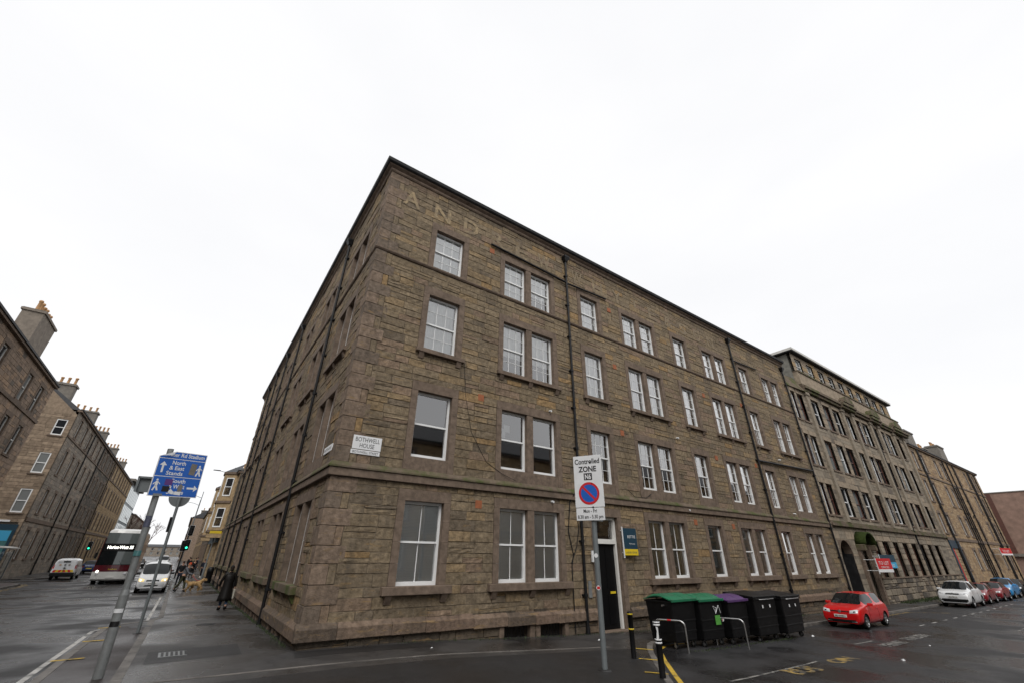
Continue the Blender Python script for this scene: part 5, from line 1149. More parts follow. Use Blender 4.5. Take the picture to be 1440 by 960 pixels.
# ---------------------------------------------------------------- vehicles
def car(name, label, spec, loc, heading, paint, group=None, plate='plate_white', plate_txt='', lit=False, roof=None):
    """lofted body: stations from tail to nose; row 5-6 is the glasshouse side, row 6-7 the roof or screens"""
    t = thing(name, loc, label, spec.get('cat', 'car'), group)
    st = spec['st']; W_ = spec['w']; rows = []
    for (x, zb, k, zs, y5, z5, y6, z6, z7) in st:
        w = W_*k; rows.append([(x, 0, zb), (x, w*.8, zb), (x, w*.96, zb+.1), (x, w, zb+(zs-zb)*.55), (x, w*.965, zs), (x, y5, z5), (x, y6, z6), (x, y6*.5, z7-.008), (x, 0, z7)])
    n = len(rows[0]); full = []
    for r in rows: full.append(r+[(x, -y, z) for x, y, z in r[-2:0:-1]])
    N_ = len(full[0]); bm = bmesh.new(); V = [[bm.verts.new(p) for p in r] for r in full]
    G = spec['glass']   # (i0,i1,kind)
    cl = bm.edges.layers.float.new('crease_edge')
    for i in range(len(V)-1):
        for k in range(N_):
            k2 = (k+1) % N_; f = bm.faces.new((V[i][k], V[i][k2], V[i+1][k2], V[i+1][k])); f.smooth = True; mi = 0
            kk = k if k < n-1 else N_-1-k
            for (a, b, kind) in G:
                if a <= i < b:
                    if kind == 'side' and kk == 5: mi = 3 if k < n-1 else 4
                    if kind == 'front' and kk in (6, 7): mi = 1
                    if kind == 'rear' and kk in (6, 7): mi = 5
            if kk in (0,): mi = 2
            if roof and kk in (6, 7) and spec['roof'][0] <= i < spec['roof'][1]: mi = 6
            f.material_index = mi
    f = bm.faces.new(V[0][::-1]); f.smooth = True; f = bm.faces.new(V[-1]); f.smooth = True
    bmesh.ops.recalc_face_normals(bm, faces=bm.faces[:])
    bm.edges.ensure_lookup_table()
    for e in bm.edges:
        ms = {f.material_index for f in e.link_faces}
        if len(ms) > 1: e[cl] = .95
    for r in V:
        for k in (4, N_-4):
            pass
    me = bpy.data.meshes.new('b'); bm.to_mesh(me); bm.free(); o = bpy.data.objects.new('b', me); TMP.collection.objects.link(o)
    for i in range(7): me.materials.append(None)
    md = o.modifiers.new('s', 'SUBSURF'); md.levels = md.render_levels = spec.get('sub', 2)
    cuts = []
    for ax in spec['axles']:
        for s in (1, -1):
            c = MB(); c.cyl((ax, s*(W_-.26), spec['r']*1.0), (ax, s*(W_+.2), spec['r']*1.0), spec['r']*1.14, n=28); cm = bpy.data.meshes.new('c'); cm.from_pydata(c.v, [], c.f); cb = bmesh.new(); cb.from_mesh(cm); bmesh.ops.remove_doubles(cb, verts=cb.verts[:], dist=1e-5); bmesh.ops.recalc_face_normals(cb, faces=cb.faces[:])
            for f in cb.faces: f.material_index = 2
            cb.to_mesh(cm); cb.free()
            for i in range(7): cm.materials.append(None)
            co = bpy.data.objects.new('c', cm); TMP.collection.objects.link(co); cuts.append(co)
            bo = o.modifiers.new('b', 'BOOLEAN'); bo.object = co; bo.operation = 'DIFFERENCE'; bo.solver = 'EXACT'
            try: bo.material_mode = 'INDEX'
            except Exception: pass
    em = eval_mesh(o)
    H = Matrix.Rotation(heading, 4, 'Z'); vs = [H @ v.co for v in em.vertices]; pol = [(tuple(p.vertices), p.material_index) for p in em.polygons]
    bpy.data.objects.remove(o); bpy.data.meshes.remove(em)
    for c in cuts: bpy.data.objects.remove(c)
    L0 = Vector(loc)
    def part(idx, nm, m, parent=t):
        used = {}; V2 = []; F2_ = []
        for p, mi in pol:
            if mi == idx:
                for v in p:
                    if v not in used: used[v] = len(V2); V2.append(vs[v]+L0)
                F2_.append(tuple(used[v] for v in p))
        if not F2_: return None
        mb = MB(); mb.add(V2, F2_, None, True); return mb.build(nm, m, parent)
    body = part(0, 'body', paint); part(2, 'underbody', 'trim_black'); part(1, 'windscreen', 'auto_glass'); part(3, 'side_glass', 'auto_glass'); part(4, 'side_glass', 'auto_glass'); part(5, 'rear_window', 'auto_glass')
    if roof: part(6, 'roof_panel', roof)
    T_ = Matrix.Translation(loc) @ H
    def add(nm, mb, m, parent=None, bevel=0): mb.xf(T_); return mb.build(nm, m, parent or t, bevel)
    r = spec['r']
    for ax in spec['axles']:
        for s in (1, -1):
            y0, y1 = s*(W_-.25), s*(W_-.05); mb = MB(); P = [(r*.62, 0), (r*.94, 0), (r, .03), (r, .165), (r*.94, .195), (r*.66, .195)]; nn = 24
            mb.add([(ax+a*math.cos(2*math.pi*k/nn), y0+(y1-y0)*b/.195, r+a*math.sin(2*math.pi*k/nn)) for a, b in P for k in range(nn)], [(i*nn+k, i*nn+(k+1) % nn, (i+1)*nn+(k+1) % nn, (i+1)*nn+k) for i in range(5) for k in range(nn)], None, True)
            wh = add('wheel', mb, 'tyre')
            mb = MB(); mb.cyl((ax, y1-s*.05, r), (ax, y1-s*.045, r), r*.66, n=24); add('brake_disc', mb, 'trim_black', wh)
            mb = MB()
            for k in range(5):
                a0 = 2*math.pi*k/5+.3; pts = []
                for (rr, da) in ((r*.12, -.5), (r*.64, -.2), (r*.64, .2), (r*.12, .5)): pts.append((ax+rr*math.cos(a0+da), r+rr*math.sin(a0+da)))
                mb.hexa([(p[0], y1-s*.03, p[1]) for p in pts]+[(p[0], y1-s*.008, p[1]) for p in pts])
            mb.cyl((ax, y1-s*.03, r), (ax, y1-s*.002, r), r*.17, n=12); add('rim', mb, spec.get('rim', 'alloy'), wh)
            mb = MB(); nn = 24; mb.add([(ax+a*math.cos(2*math.pi*k/nn), y1-s*b, r+a*math.sin(2*math.pi*k/nn)) for a, b in ((r*.6, .035), (r*.61, .003), (r*.67, .0), (r*.67, .02)) for k in range(nn)], [(i*nn+k, i*nn+(k+1) % nn, (i+1)*nn+(k+1) % nn, (i+1)*nn+k) for i in range(3) for k in range(nn)], None, True); add('rim_lip', mb, 'alloy', wh)
    F_ = spec['front']; xf_ = F_['x']
    from mathutils.bvhtree import BVHTree
    Hi = H.inverted(); bv = BVHTree.FromPolygons([Hi @ v for v in vs], [p for p, mi in pol])
    def hit(y, z, s=1):
        r_ = bv.ray_cast(Vector((s*6, y, z)), Vector((-s, 0, 0))); return r_[0].x if r_[0] is not None else None
    def conform(nm, quad, m, off=.012, nu=8, nv=4, parent=None, s=1):
        """a skin patch laid on the nose or tail: quad = corners (y,z) lower-inner, lower-outer, upper-outer, upper-inner"""
        P = []; last = s*xf_
        for j in range(nv+1):
            for i in range(nu+1):
                u_, v_ = i/nu, j/nv
                y = (quad[0][0]*(1-u_)+quad[1][0]*u_)*(1-v_)+(quad[3][0]*(1-u_)+quad[2][0]*u_)*v_; z_ = (quad[0][1]*(1-u_)+quad[1][1]*u_)*(1-v_)+(quad[3][1]*(1-u_)+quad[2][1]*u_)*v_
                x_ = hit(y, z_, s)
                if x_ is None: x_ = last
                last = x_; edge = i in (0, nu) or j in (0, nv); P.append((x_+s*(off if not edge else off*.2), y, z_))
        mb = MB(); mb.add(P, [(j*(nu+1)+i, j*(nu+1)+i+1, (j+1)*(nu+1)+i+1, (j+1)*(nu+1)+i) for j in range(nv) for i in range(nu)], None, True); return add(nm, mb, m, parent)
    for s in (1, -1):
        y0, y1, z0, z1, rk = F_['lamp']
        hl = conform('headlight', [(s*y0, z0), (s*y1*.97, z0+.035), (s*y1, z1+.02), (s*y0*1.05, z1-.035)], 'lamp_glass' if not lit else 'lamp_warm', .016)
        conform('lamp_reflector', [(s*(y0*.6+y1*.4), z0+.03), (s*(y0*.25+y1*.75), z0+.04), (s*(y0*.25+y1*.75), z1-.03), (s*(y0*.6+y1*.4), z1-.04)], 'trim_black' if not lit else 'lamp_lit', .022, 4, 3, hl)
        x, y, z = spec['mirror']; mb = MB(); mb.hexa([(x-.06, s*(y-.06), z-.07), (x+.07, s*(y-.06), z-.05), (x+.05, s*(y+.17), z-.06), (x-.05, s*(y+.17), z-.06), (x-.06, s*(y-.06), z+.07), (x+.05, s*(y-.06), z+.05), (x+.03, s*(y+.17), z+.06), (x-.05, s*(y+.17), z+.07)]); add('mirror', mb, spec.get('mirror_m', paint), bevel=.02)
        def side(x_, z_):
            r_ = bv.ray_cast(Vector((x_, s*5, z_)), Vector((0, -s, 0))); return r_[0].y if r_[0] is not None else s*W_
        for (xa, za, zb_) in spec['seams']:
            mb = MB(); mb.tube([(xa+.03*math.sin(3*q/6), side(xa, za+(zb_-za)*q/6)+s*.001, za+(zb_-za)*q/6) for q in range(7)], .007, 5); add('door_seam', mb, 'trim_black')
        for (xa, za) in spec['handles']:
            yy = side(xa, za); mb = MB(); mb.box(xa-.1, xa+.1, min(yy-s*.01, yy+s*.03), max(yy-s*.01, yy+s*.03), za-.018, za+.018); add('door_handle', mb, paint, bevel=.008)
    for (nm, y0, y1, z0, z1, dx, m) in F_['panels']: conform(nm, [(y0, z0), (y1, z0), (y1*.97, z1), (y0*.97, z1)], m, .008+max(0, dx)*.35, 10, 2)
    xb_ = hit(0, F_['badge']) or xf_; mb = MB(); mb.cyl((xb_-.03, 0, F_['badge']), (xb_+.03, 0, F_['badge']), .06, n=16); add('badge', mb, 'alloy')
    zp = F_['plate']; xp = max(hit(0, zp-.05) or xf_, hit(0, zp+.05) or xf_); mb = MB(); mb.box(xp-.05, xp+.025, -.26, .26, zp-.055, zp+.055); pl_ = add('number_plate', mb, 'plate_white', bevel=.005)
    if plate_txt: text('lettering', plate_txt, .085, T_ @ Vector((xp+.028, 0, zp-.03)), H @ Vector((0, 1, 0)), UZ, 'sign_black', pl_, width=.44, bold=.002)
    B_ = spec['back']; xb = B_['x']
    for s in (1, -1):
        y0, y1, z0, z1 = B_['lamp']; conform('tail_light', [(s*y0, z0), (s*y1, z0), (s*y1, z1), (s*y0, z1)], 'lamp_red', .016, 4, 4, s=-1)
    xq = hit(0, B_['plate'], -1) or xb; mb = MB(); mb.box(xq-.025, xq+.03, -.26, .26, B_['plate']-.055, B_['plate']+.055); add('rear_plate', mb, 'plate_yellow')
    # wipers and interior hints
    return t, add, T_
# station: x, z_bottom, width factor, z_shoulder, y5,z5 (glass foot), y6,z6 (roof edge), z7 (centre line)
HATCH = dict(w=.84, r=.305, axles=(1.28, -1.19), glass=[(3, 4, 'rear'), (4, 6, 'side'), (7, 9, 'side'), (8, 10, 'front')], roof=(4, 8), mirror=(.62, .84, .98), seams=[(.78, .3, .93), (-.42, .3, .95)], handles=[(-.28, .82)],
    st=[(-1.96, .42, .80, .62, .56, .72, .40, .74, .75), (-1.93, .30, .90, .74, .66, .84, .52, .88, .90), (-1.86, .26, .95, .84, .72, .92, .58, .95, .97), (-1.80, .24, .97, .88, .73, .95, .60, 1.0, 1.02), (-1.42, .2, 1, .93, .75, .99, .56, 1.38, 1.42), (-.9, .19, 1, .935, .755, .99, .565, 1.42, 1.455), (-.48, .19, 1, .93, .76, .98, .57, 1.425, 1.465), (-.40, .19, 1, .93, .76, .98, .57, 1.425, 1.465), (.32, .19, 1, .92, .76, .965, .555, 1.385, 1.425), (.84, .19, 1, .92, .765, .955, .62, 1.10, 1.15), (1.08, .19, 1, .91, .765, .94, .67, .965, .99), (1.45, .2, .99, .88, .73, .915, .5, .935, .95), (1.78, .21, .965, .80, .67, .85, .45, .87, .88), (1.92, .22, .92, .70, .60, .76, .4, .78, .785), (1.985, .25, .85, .56, .54, .62, .36, .64, .645)],
    front=dict(x=1.96, lamp=(.40, .74, .64, .80, .32), panels=[('grille', -.40, .40, .685, .735, -.01, 'trim_black'), ('lower_grille', -.6, .6, .27, .39, .02, 'trim_black'), ('chrome_strip', -.62, -.4, .30, .325, .04, 'alloy'), ('chrome_strip', .4, .62, .30, .325, .04, 'alloy')], badge=.71, plate=.53), back=dict(x=-1.93, lamp=(.48, .74, .75, .95), plate=.6))
def scaled(sp, sx, sy, sz, **k):
    d = dict(sp); d['w'] = sp['w']*sy; d['axles'] = tuple(a*sx for a in sp['axles'])
    d['st'] = [(x*sx, zb*sz, kk, zs*sz, y5*sy, z5*sz, y6*sy, z6*sz, z7*sz) for (x, zb, kk, zs, y5, z5, y6, z6, z7) in sp['st']]
    f = dict(sp['front']); f['x'] *= sx; a = f['lamp']; f['lamp'] = (a[0]*sy, a[1]*sy, a[2]*sz, a[3]*sz, a[4]*sx); f['panels'] = [(n_, y0*sy, y1*sy, z0*sz, z1*sz, dx, m) for (n_, y0, y1, z0, z1, dx, m) in f['panels']]; f['badge'] *= sz; f['plate'] *= sz; d['front'] = f
    b = dict(sp['back']); b['x'] *= sx; a = b['lamp']; b['lamp'] = (a[0]*sy, a[1]*sy, a[2]*sz, a[3]*sz); b['plate'] *= sz; d['back'] = b
    x, y, z = sp['mirror']; d['mirror'] = (x*sx, y*sy, z*sz); d['seams'] = [(a*sx, b*sz, c*sz) for a, b, c in sp['seams']]; d['handles'] = [(a*sx, b*sz) for a, b in sp['handles']]; d.update(k); return d
HATCH3 = dict(HATCH, sub=3)
SUV = scaled(HATCH, 1.13, 1.1, 1.14, r=.35)
SUV['front'] = dict(x=2.2, lamp=(.42, .84, .82, .94, .34), panels=[('grille', -.42, .42, .8, .93, -.0, 'trim_black'), ('chrome_strip', -.42, .42, .86, .875, .012, 'alloy'), ('lower_grille', -.78, .78, .33, .54, .03, 'trim_black'), ('skid_plate', -.6, .6, .25, .3, .035, 'alloy')], badge=.87, plate=.66)
VANF = dict(cat='van', w=.9, r=.32, axles=(1.35, -1.4), glass=[(7, 8, 'side'), (8, 10, 'front')], roof=(2, 8), mirror=(1.0, .9, 1.15), seams=[(1.1, .3, 1.1), (.05, .3, 1.1), (-1.1, .3, 1.2)], handles=[(.2, 1.0)], rim='alloy', mirror_m='trim_black',
    st=[(-2.15, .42, .94, .9, .80, 1.0, .76, 1.74, 1.78), (-2.1, .32, .98, 1.0, .84, 1.05, .78, 1.78, 1.83), (-1.6, .25, 1, 1.05, .86, 1.1, .79, 1.8, 1.86), (-.6, .23, 1, 1.06, .865, 1.12, .79, 1.8, 1.87), (-.2, .23, 1, 1.06, .865, 1.12, .79, 1.8, 1.87), (-.05, .23, 1, 1.06, .865, 1.12, .79, 1.8, 1.87), (.1, .23, 1, 1.06, .865, 1.12, .785, 1.79, 1.86), (.2, .23, 1, 1.05, .865, 1.12, .78, 1.78, 1.85), (.62, .23, 1, 1.04, .86, 1.1, .74, 1.7, 1.77), (1.1, .23, 1, 1.03, .86, 1.08, .76, 1.38, 1.44), (1.42, .23, .995, 1.0, .84, 1.05, .74, 1.08, 1.12), (1.85, .24, .97, .92, .76, .98, .6, 1.0, 1.01), (2.1, .27, .92, .75, .68, .84, .5, .86, .87), (2.17, .3, .85, .55, .6, .65, .42, .67, .67)],
    front=dict(x=2.14, lamp=(.46, .8, .68, .88, .3), panels=[('grille', -.36, .36, .70, .79, .0, 'trim_black'), ('bumper', -.8, .8, .38, .62, .03, 'silver_plastic'), ('lower_grille', -.42, .42, .4, .53, .045, 'trim_black')], badge=.745, plate=.585, bdx=.02), back=dict(x=-2.13, lamp=(.74, .88, .95, 1.3), plate=.55))
mat('auto_glass', (.008, .010, .011), .06, spec=.3)
mat('bus_glass', (.10, .115, .115), .08, spec=.6)  # paler than auto_glass: the screens' grey reflection is put into the base colour
mat('silver_plastic', (.5, .51, .52), .5)
RX = math.pi   # heading towards -x
z = rz_(25.4, -3.2); car('parked_car', 'bright red hatchback parked beside the black bins', HATCH3, (25.6, -3.2, z), RX, 'paint_red', 'cars parked along the side street', plate_txt='MJ15NDV')
z = rz_(46, -3); car('parked_car', 'white sport utility car parked ahead of the small dark red cars', SUV, (46.7, -3.05, z), RX, 'paint_white', 'cars parked along the side street', plate_txt='SN19KTG')
MINI = scaled(HATCH, .97, 1.0, .97)
car('parked_car', 'dark red small car directly behind the white one', MINI, (52.0, -3.1, rz_(52, -3)), RX, 'paint_darkred', 'cars parked along the side street')
car('parked_car', 'crimson small car with bright round lamps ahead of the blue car', MINI, (57.0, -3.2, rz_(57, -3)), RX, 'paint_darkred', 'cars parked along the side street', roof='paint_darkred')
car('parked_car', 'bright blue car with pale windscreen parked behind the red ones', scaled(HATCH, 1.05, 1.03, 1.12), (62.3, -3.1, rz_(62, -3)), RX, 'paint_blue', 'cars parked along the side street')
car('parked_car', 'black car parked beyond the blue one', HATCH, (67.6, -3.1, rz_(67, -3)), RX, 'trim_black', 'cars parked along the side street')
HY = -math.pi/2
v, vadd, VT = car('parked_van', 'white van with lit amber headlights parked at the kerb facing the corner', VANF, (-3.98, 29.6, rz_(-4, 29)), HY, 'paint_vanwhite', 'vans on the main street', lit=True, plate_txt='SF59UJK')
car('parked_car', 'grey car parked behind the white van', HATCH, (-4.0, 35.2, rz_(-4, 35)), HY, 'paint_silver', 'cars parked on the main street'); car('parked_car', 'dark car parked two places behind the white van', HATCH, (-4.0, 40.6, rz_(-4, 40)), HY, 'trim_black', 'cars parked on the main street')
# the van driving away: rear doors with chevrons, lettering and dark bumper
wv, wadd, WT = car('panel_van', 'white panel van seen from behind with red and yellow chevrons', VANF, (-11.75, 51.5, rz_(-11, 51)), math.pi/2, 'paint_vanwhite', 'vans on the main street')
mb = MB(); mb.box(-2.24, -2.1, -.86, .86, .32, .62); wadd('rear_bumper', mb, 'trim_black', bevel=.03)
for k in range(8):
    y0 = -.76+k*.19; mb = MB(); s = 1 if k < 4 else -1
    mb.add([(-2.17, y0, .66), (-2.17, y0+.19, .66), (-2.168, y0+.19+.08*s, .86), (-2.168, y0+.08*s, .86)], [(0, 1, 2, 3)]); wadd('chevron', mb, 'sign_red' if k % 2 else 'sign_yellow')
mb = MB(); mb.box(-2.175, -2.165, -.3, .22, 1.5, 1.62); wadd('van_lettering', mb, 'sign_black'); mb = MB(); mb.box(-2.175, -2.165, .3, .6, 1.5, 1.6); wadd('van_lettering', mb, 'silver_plastic')
for (y, m) in ((-.35, 'concrete'), (-.05, 'sticker_dull'), (.3, 'pot')): mb = MB(); mb.box(-2.185, -2.17, y, y+.14, 1.24, 1.34); wadd('van_picture', mb, m)
mb = MB(); mb.tube([(-2.19, 0, .6), (-2.19, 0, 1.75)], .008, 5); wadd('door_seam', mb, 'trim_black'); mb = MB(); mb.box(-2.2, -2.17, -.1, .08, .98, 1.06); wadd('door_handle', mb, 'trim_black')
car('driving_car', 'blue car driving away ahead of the white panel van', HATCH, (-11.6, 66, rz_(-11, 66)), math.pi/2, 'paint_navy', 'cars driving on the main street')
car('driving_van', 'white van coming down the main street beyond the bus', VANF, (-5.2, 98, rz_(-6, 98)), HY, 'paint_vanwhite', 'vans on the main street'); car('driving_car', 'dark car coming down the main street beyond the bus', HATCH, (-8.2, 88, rz_(-8, 88)), HY, 'trim_black', 'cars driving on the main street')
# double-decker bus coming down the street
bx, by = -7.35, 39.8; bz = rz_(bx, by)
bus = thing('double_decker_bus', (bx, by, bz), 'maroon and white double-decker bus with lit destination display', 'bus')
def ring(z, w, front, n=9, back=11.2, bow=.35, r=.22):
    """plan outline with a bowed, round-cornered front (towards -y)"""
    P = []
    for i in range(n+1):
        u = -1+2*i/n; yy = front+bow*abs(u)**2.6; P.append((u*w, yy, z))
    return P+[(w, back, z), (-w, back, z)]
def layer(nm, zs, m, parent=bus):
    """zs: (z, half width, front y)"""
    R_ = [ring(z, w, f) for z, w, f in zs]; k = len(R_[0]); mb = MB(); vs = [(bx+p[0], by+p[1], bz+p[2]) for r in R_ for p in r]
    mb.add(vs, [(i*k+j, i*k+(j+1) % k, (i+1)*k+(j+1) % k, (i+1)*k+j) for i in range(len(R_)-1) for j in range(k)], None, False)
    mb.add(vs, [tuple(range(k))[::-1], tuple((len(R_)-1)*k+j for j in range(k))]); return mb.build(nm, m, parent)
layer('underframe', [(.25, 1.15, .25), (.42, 1.2, .1)], 'trim_black'); layer('lower_panel', [(.3, 1.22, .12), (.4, 1.26, .02), (.95, 1.27, .0)], 'paint_buswhite'); layer('maroon_band', [(.951, 1.27, .0), (1.45, 1.27, .025)], 'paint_maroon')
layer('windscreen', [(1.451, 1.26, .035), (2.55, 1.25, .12)], 'auto_glass'); layer('display_band', [(2.551, 1.255, .11), (3.12, 1.25, .14)], 'trim_black'); layer('upper_windscreen', [(3.121, 1.245, .15), (3.98, 1.22, .3)], 'bus_glass'); layer('roof', [(3.981, 1.22, .29), (4.2, 1.16, .42), (4.32, .95, .8)], 'paint_buswhite')
for s in (-1, 1):
    mb = MB(); mb.box(bx+s*1.26-.03, bx+s*1.26+.03, by+.38, by+.75, bz+.96, bz+3.6); mb.build('corner_pillar', 'paint_maroon', bus, bevel=.02)
    mb = MB(); mb.box(bx+s*1.275-.012, bx+s*1.275+.012, by+.8, by+11, bz+2.45, bz+3.15); mb.box(bx+s*1.275-.012, bx+s*1.275+.012, by+.8, by+11, bz+.5, bz+1.4); mb.build('side_panel', 'paint_maroon', bus)
    for ya in (2.4, 8.2): mb = MB(); mb.cyl((bx+s*1.0, by+ya, bz+.48), (bx+s*1.29, by+ya, bz+.48), .48, n=20); mb.build('wheel', 'tyre', bus)
    mb = MB(); mb.box(bx+s*.85-.18, bx+s*.85+.18, by+.12, by+.3, bz+.72, bz+.88); h_ = mb.build('headlight', 'lamp_glass', bus, bevel=.03)
    mb = MB(); mb.tube([(bx+s*1.15, by+.35, bz+2.7), (bx+s*1.4, by+.05, bz+2.7), (bx+s*1.42, by-.02, bz+2.4)], .025, 6); mb.box(bx+s*1.42-.08, bx+s*1.42+.08, by-.08, by, bz+1.95, bz+2.4); mb.build('mirror', 'trim_black', bus)
mb = MB(); n_ = 6; P = []
for i in range(n_+1): u_ = -.1+1.15*i/n_; P += [(bx+u_, by+.035+.35*abs(u_/1.26)**2.6-.012, bz+1.5), (bx+u_, by+.12+.35*abs(u_/1.25)**2.6-.012, bz+2.5)]
mb.add(P, [(2*i, 2*i+2, 2*i+3, 2*i+1) for i in range(n_)], None, True); mb.build('windscreen_reflection', 'bus_glass', bus)  # grey panel paints the reflection on one half of the lower windscreen
mb = MB(); mb.cyl((bx-.95, by+.1, bz+.98), (bx-.95, by+.3, bz+.98), .09, n=14); mb.build('lit_lamp', 'lamp_lit', bus)
F6 = Fr((bx, by+.1), (1, 0), (0, -1)); mat('led', (1, .98, .9), .4, emit=1.6)
text('destination', 'Heriot-Watt 35', .34, F6.p(-.02, .03, bz+2.72), (1, 0, 0), UZ, 'led', bus, width=1.75, bold=.008); text('lettering', 'Lothian', .15, F6.p(0, .14, bz+1.1), (1, 0, 0), UZ, 'sign_yellow', bus, width=.55)
mb = MB(); mb.box(bx-.26, bx+.26, by-.03, by+.02, bz+.5, bz+.61); mb.build('number_plate', 'plate_white', bus)
for wa, wb in (((bx-.5, by+.02, bz+1.34), (bx-.2, by+.05, bz+1.75)), ((bx+.6, by+.03, bz+1.34), (bx+.2, by+.06, bz+1.8))): mb = MB(); mb.tube([wa, wb], .012, 5); mb.build('wiper', 'trim_black', bus)
# ---------------------------------------------------------------- people and the dog
for nm, c in dict(skin=(.42, .25, .18), black_cloth=(.012, .012, .013), navy_cloth=(.014, .018, .03), denim=(.035, .06, .11), grey_cloth=(.10, .105, .115), olive=(.04, .042, .022), hair_dark=(.02, .014, .01), hair_fair=(.26, .19, .11), hat_red=(.42, .06, .02), leather=(.007, .006, .0055), dogfur=(.40, .26, .12), bag=(.35, .33, .28), white_shoe=(.55, .55, .53), lead_red=(.45, .03, .03)).items(): mat(nm, c, .8 if nm != 'leather' else .5, .2, 12, spec=.2)
def skin_mesh(name, pts, edges, m, parent, sub=2, root=0):
    """pts: list of (x,y,z,r or (rx,ry)) in the parent's frame"""
    me = bpy.data.meshes.new(name); me.from_pydata([p[:3] for p in pts], edges, []); o = bpy.data.objects.new(name, me); TMP.collection.objects.link(o)
    o.modifiers.new('skin', 'SKIN')
    for i, p in enumerate(pts):
        r = p[3] if isinstance(p[3], tuple) else (p[3], p[3]); me.skin_vertices[0].data[i].radius = r; me.skin_vertices[0].data[i].use_root = (i == root)
    md = o.modifiers.new('sub', 'SUBSURF'); md.levels = md.render_levels = sub
    em = eval_mesh(o); o.modifiers.clear(); TMP.collection.objects.unlink(o); COL.objects.link(o); o.parent = parent; old = o.data; o.data = em; bpy.data.meshes.remove(old)
    em.materials.clear(); em.materials.append(MATS[m])
    for p in em.polygons: p.use_smooth = True
    return o
def person(label, loc, heading, h=1.72, top='black_cloth', legs='denim', hair='hair_dark', shoe='black_cloth', hat=None, stride=.28, lean=.0, arms=((.1, .0), (-.1, .0)), coat=0, bag=False, group='people on the footway', long_hair=False):
    """walking figure facing +x in its own frame; arms: (swing, bend) for left and right"""
    t = thing('person', loc, label, 'person', group); t.rotation_euler.z = heading; k = h/1.75
    S_ = lambda *p: tuple(v*k if not isinstance(v, tuple) else tuple(q*k for q in v) for v in p)
    fx = [stride*.55, -stride*.75]; lift = [0, .05]
    hip = .93; sh = (lean, 1.43); pts = [S_(0, 0, hip, (.125, .165)), S_(lean*.35, 0, 1.12, (.11, .145)), S_(lean*.75, 0, 1.30, (.12, .18)), S_(lean, 0, 1.44, (.08, .13)), S_(lean*1.2+.01, 0, 1.53, .052), S_(lean*1.3+.03, 0, 1.60, (.078, .07)), S_(lean*1.35+.035, 0, 1.68, (.092, .076)), S_(lean*1.35+.02, 0, 1.745, (.07, .06))]
    ed = [(0, 1), (1, 2), (2, 3), (3, 4), (4, 5), (5, 6), (6, 7)]; legs_i = []
    for s, i in ((1, 0), (-1, 1)):
        b = len(pts); kx = fx[i]*.5+.06; pts += [S_(0, s*.09, .86, (.095, .09)), S_(kx, s*.095, .50, (.062, .06)), S_(fx[i]-.02, s*.095, .14+lift[i], (.045, .042)), S_(fx[i]+.0, s*.095, .06+lift[i], (.05, .042)), S_(fx[i]+.17, s*.11, .035+lift[i]*.3, (.035, .045))]
        ed += [(0, b), (b, b+1), (b+1, b+2), (b+2, b+3), (b+3, b+4)]; legs_i.append(b)
    arms_i = []
    for s, (sw, bend) in ((1, arms[0]), (-1, arms[1])):
        b = len(pts); ex = lean+sw*.6; hx = ex+sw*.5+bend*.24; hz = 1.13+abs(sw)*.05-.24+bend*.26
        pts += [S_(lean, s*.195, 1.41, .056), S_(ex, s*(.30 if coat else .235), 1.13, .05 if coat else .043), S_(hx, s*(.31 if coat else .22), hz, .032), S_(hx+.03+bend*.05, s*(.31 if coat else .215), hz-.08+bend*.06, (.032, .02)), S_(hx+.05+bend*.08, s*(.305 if coat else .21), hz-.15+bend*.1, (.024, .016))]
        ed += [(3, b), (b, b+1), (b+1, b+2), (b+2, b+3), (b+3, b+4)]; arms_i.append(b)
    skin_mesh('body', pts, ed, 'skin', t, 2)
    g = lambda i, add: tuple(pts[i][:3])+((pts[i][3][0]+add*k, pts[i][3][1]+add*k) if isinstance(pts[i][3], tuple) else pts[i][3]+add*k,)
    P = [g(0, .012), g(1, .02), g(2, .02), g(3, .016)]; E_ = [(0, 1), (1, 2), (2, 3)]
    for b in arms_i: c = len(P); P += [g(b, .016), g(b+1, .016), g(b+2, .014)]; E_ += [(3, c), (c, c+1), (c+1, c+2)]
    skin_mesh('jacket', P, E_, top, t)
    P = [g(0, -.04 if coat else .01)]; E_ = []
    for b in legs_i: c = len(P); P += [g(b, .012), g(b+1, .014), g(b+2, .016)]; E_ += [(0, c), (c, c+1), (c+1, c+2)]
    skin_mesh('trousers', P, E_, legs, t)
    for b in legs_i: skin_mesh('shoe', [g(b+2, .02), g(b+3, .03), g(b+4, .026)], [(0, 1), (1, 2)], shoe, t)
    hd = pts[6]; hx, hz = hd[0], hd[2]
    mb = MB(); n = 12; prof = [(.088, -.02), (.098, .02), (.094, .06), (.07, .1), (.03, .12), (0, .122)]
    vs = [(hx-.012*k+a*k*math.cos(2*math.pi*q/n), a*k*.86*math.sin(2*math.pi*q/n), hz+zz*k) for a, zz in prof for q in range(n)]
    fs = [(i*n+q, i*n+(q+1) % n, (i+1)*n+(q+1) % n, (i+1)*n+q) for i in range(len(prof)-1) for q in range(n)]
    mb.add(vs, fs, None, True); w0 = worldloc(t)
    def loc_build(mb, nm, m):
        me = bpy.data.meshes.new(nm); me.from_pydata(mb.v, [], mb.f); me.polygons.foreach_set('use_smooth', mb.sm); o = bpy.data.objects.new(nm, me); COL.objects.link(o); o.parent = t; me.materials.append(MATS[m]); return o
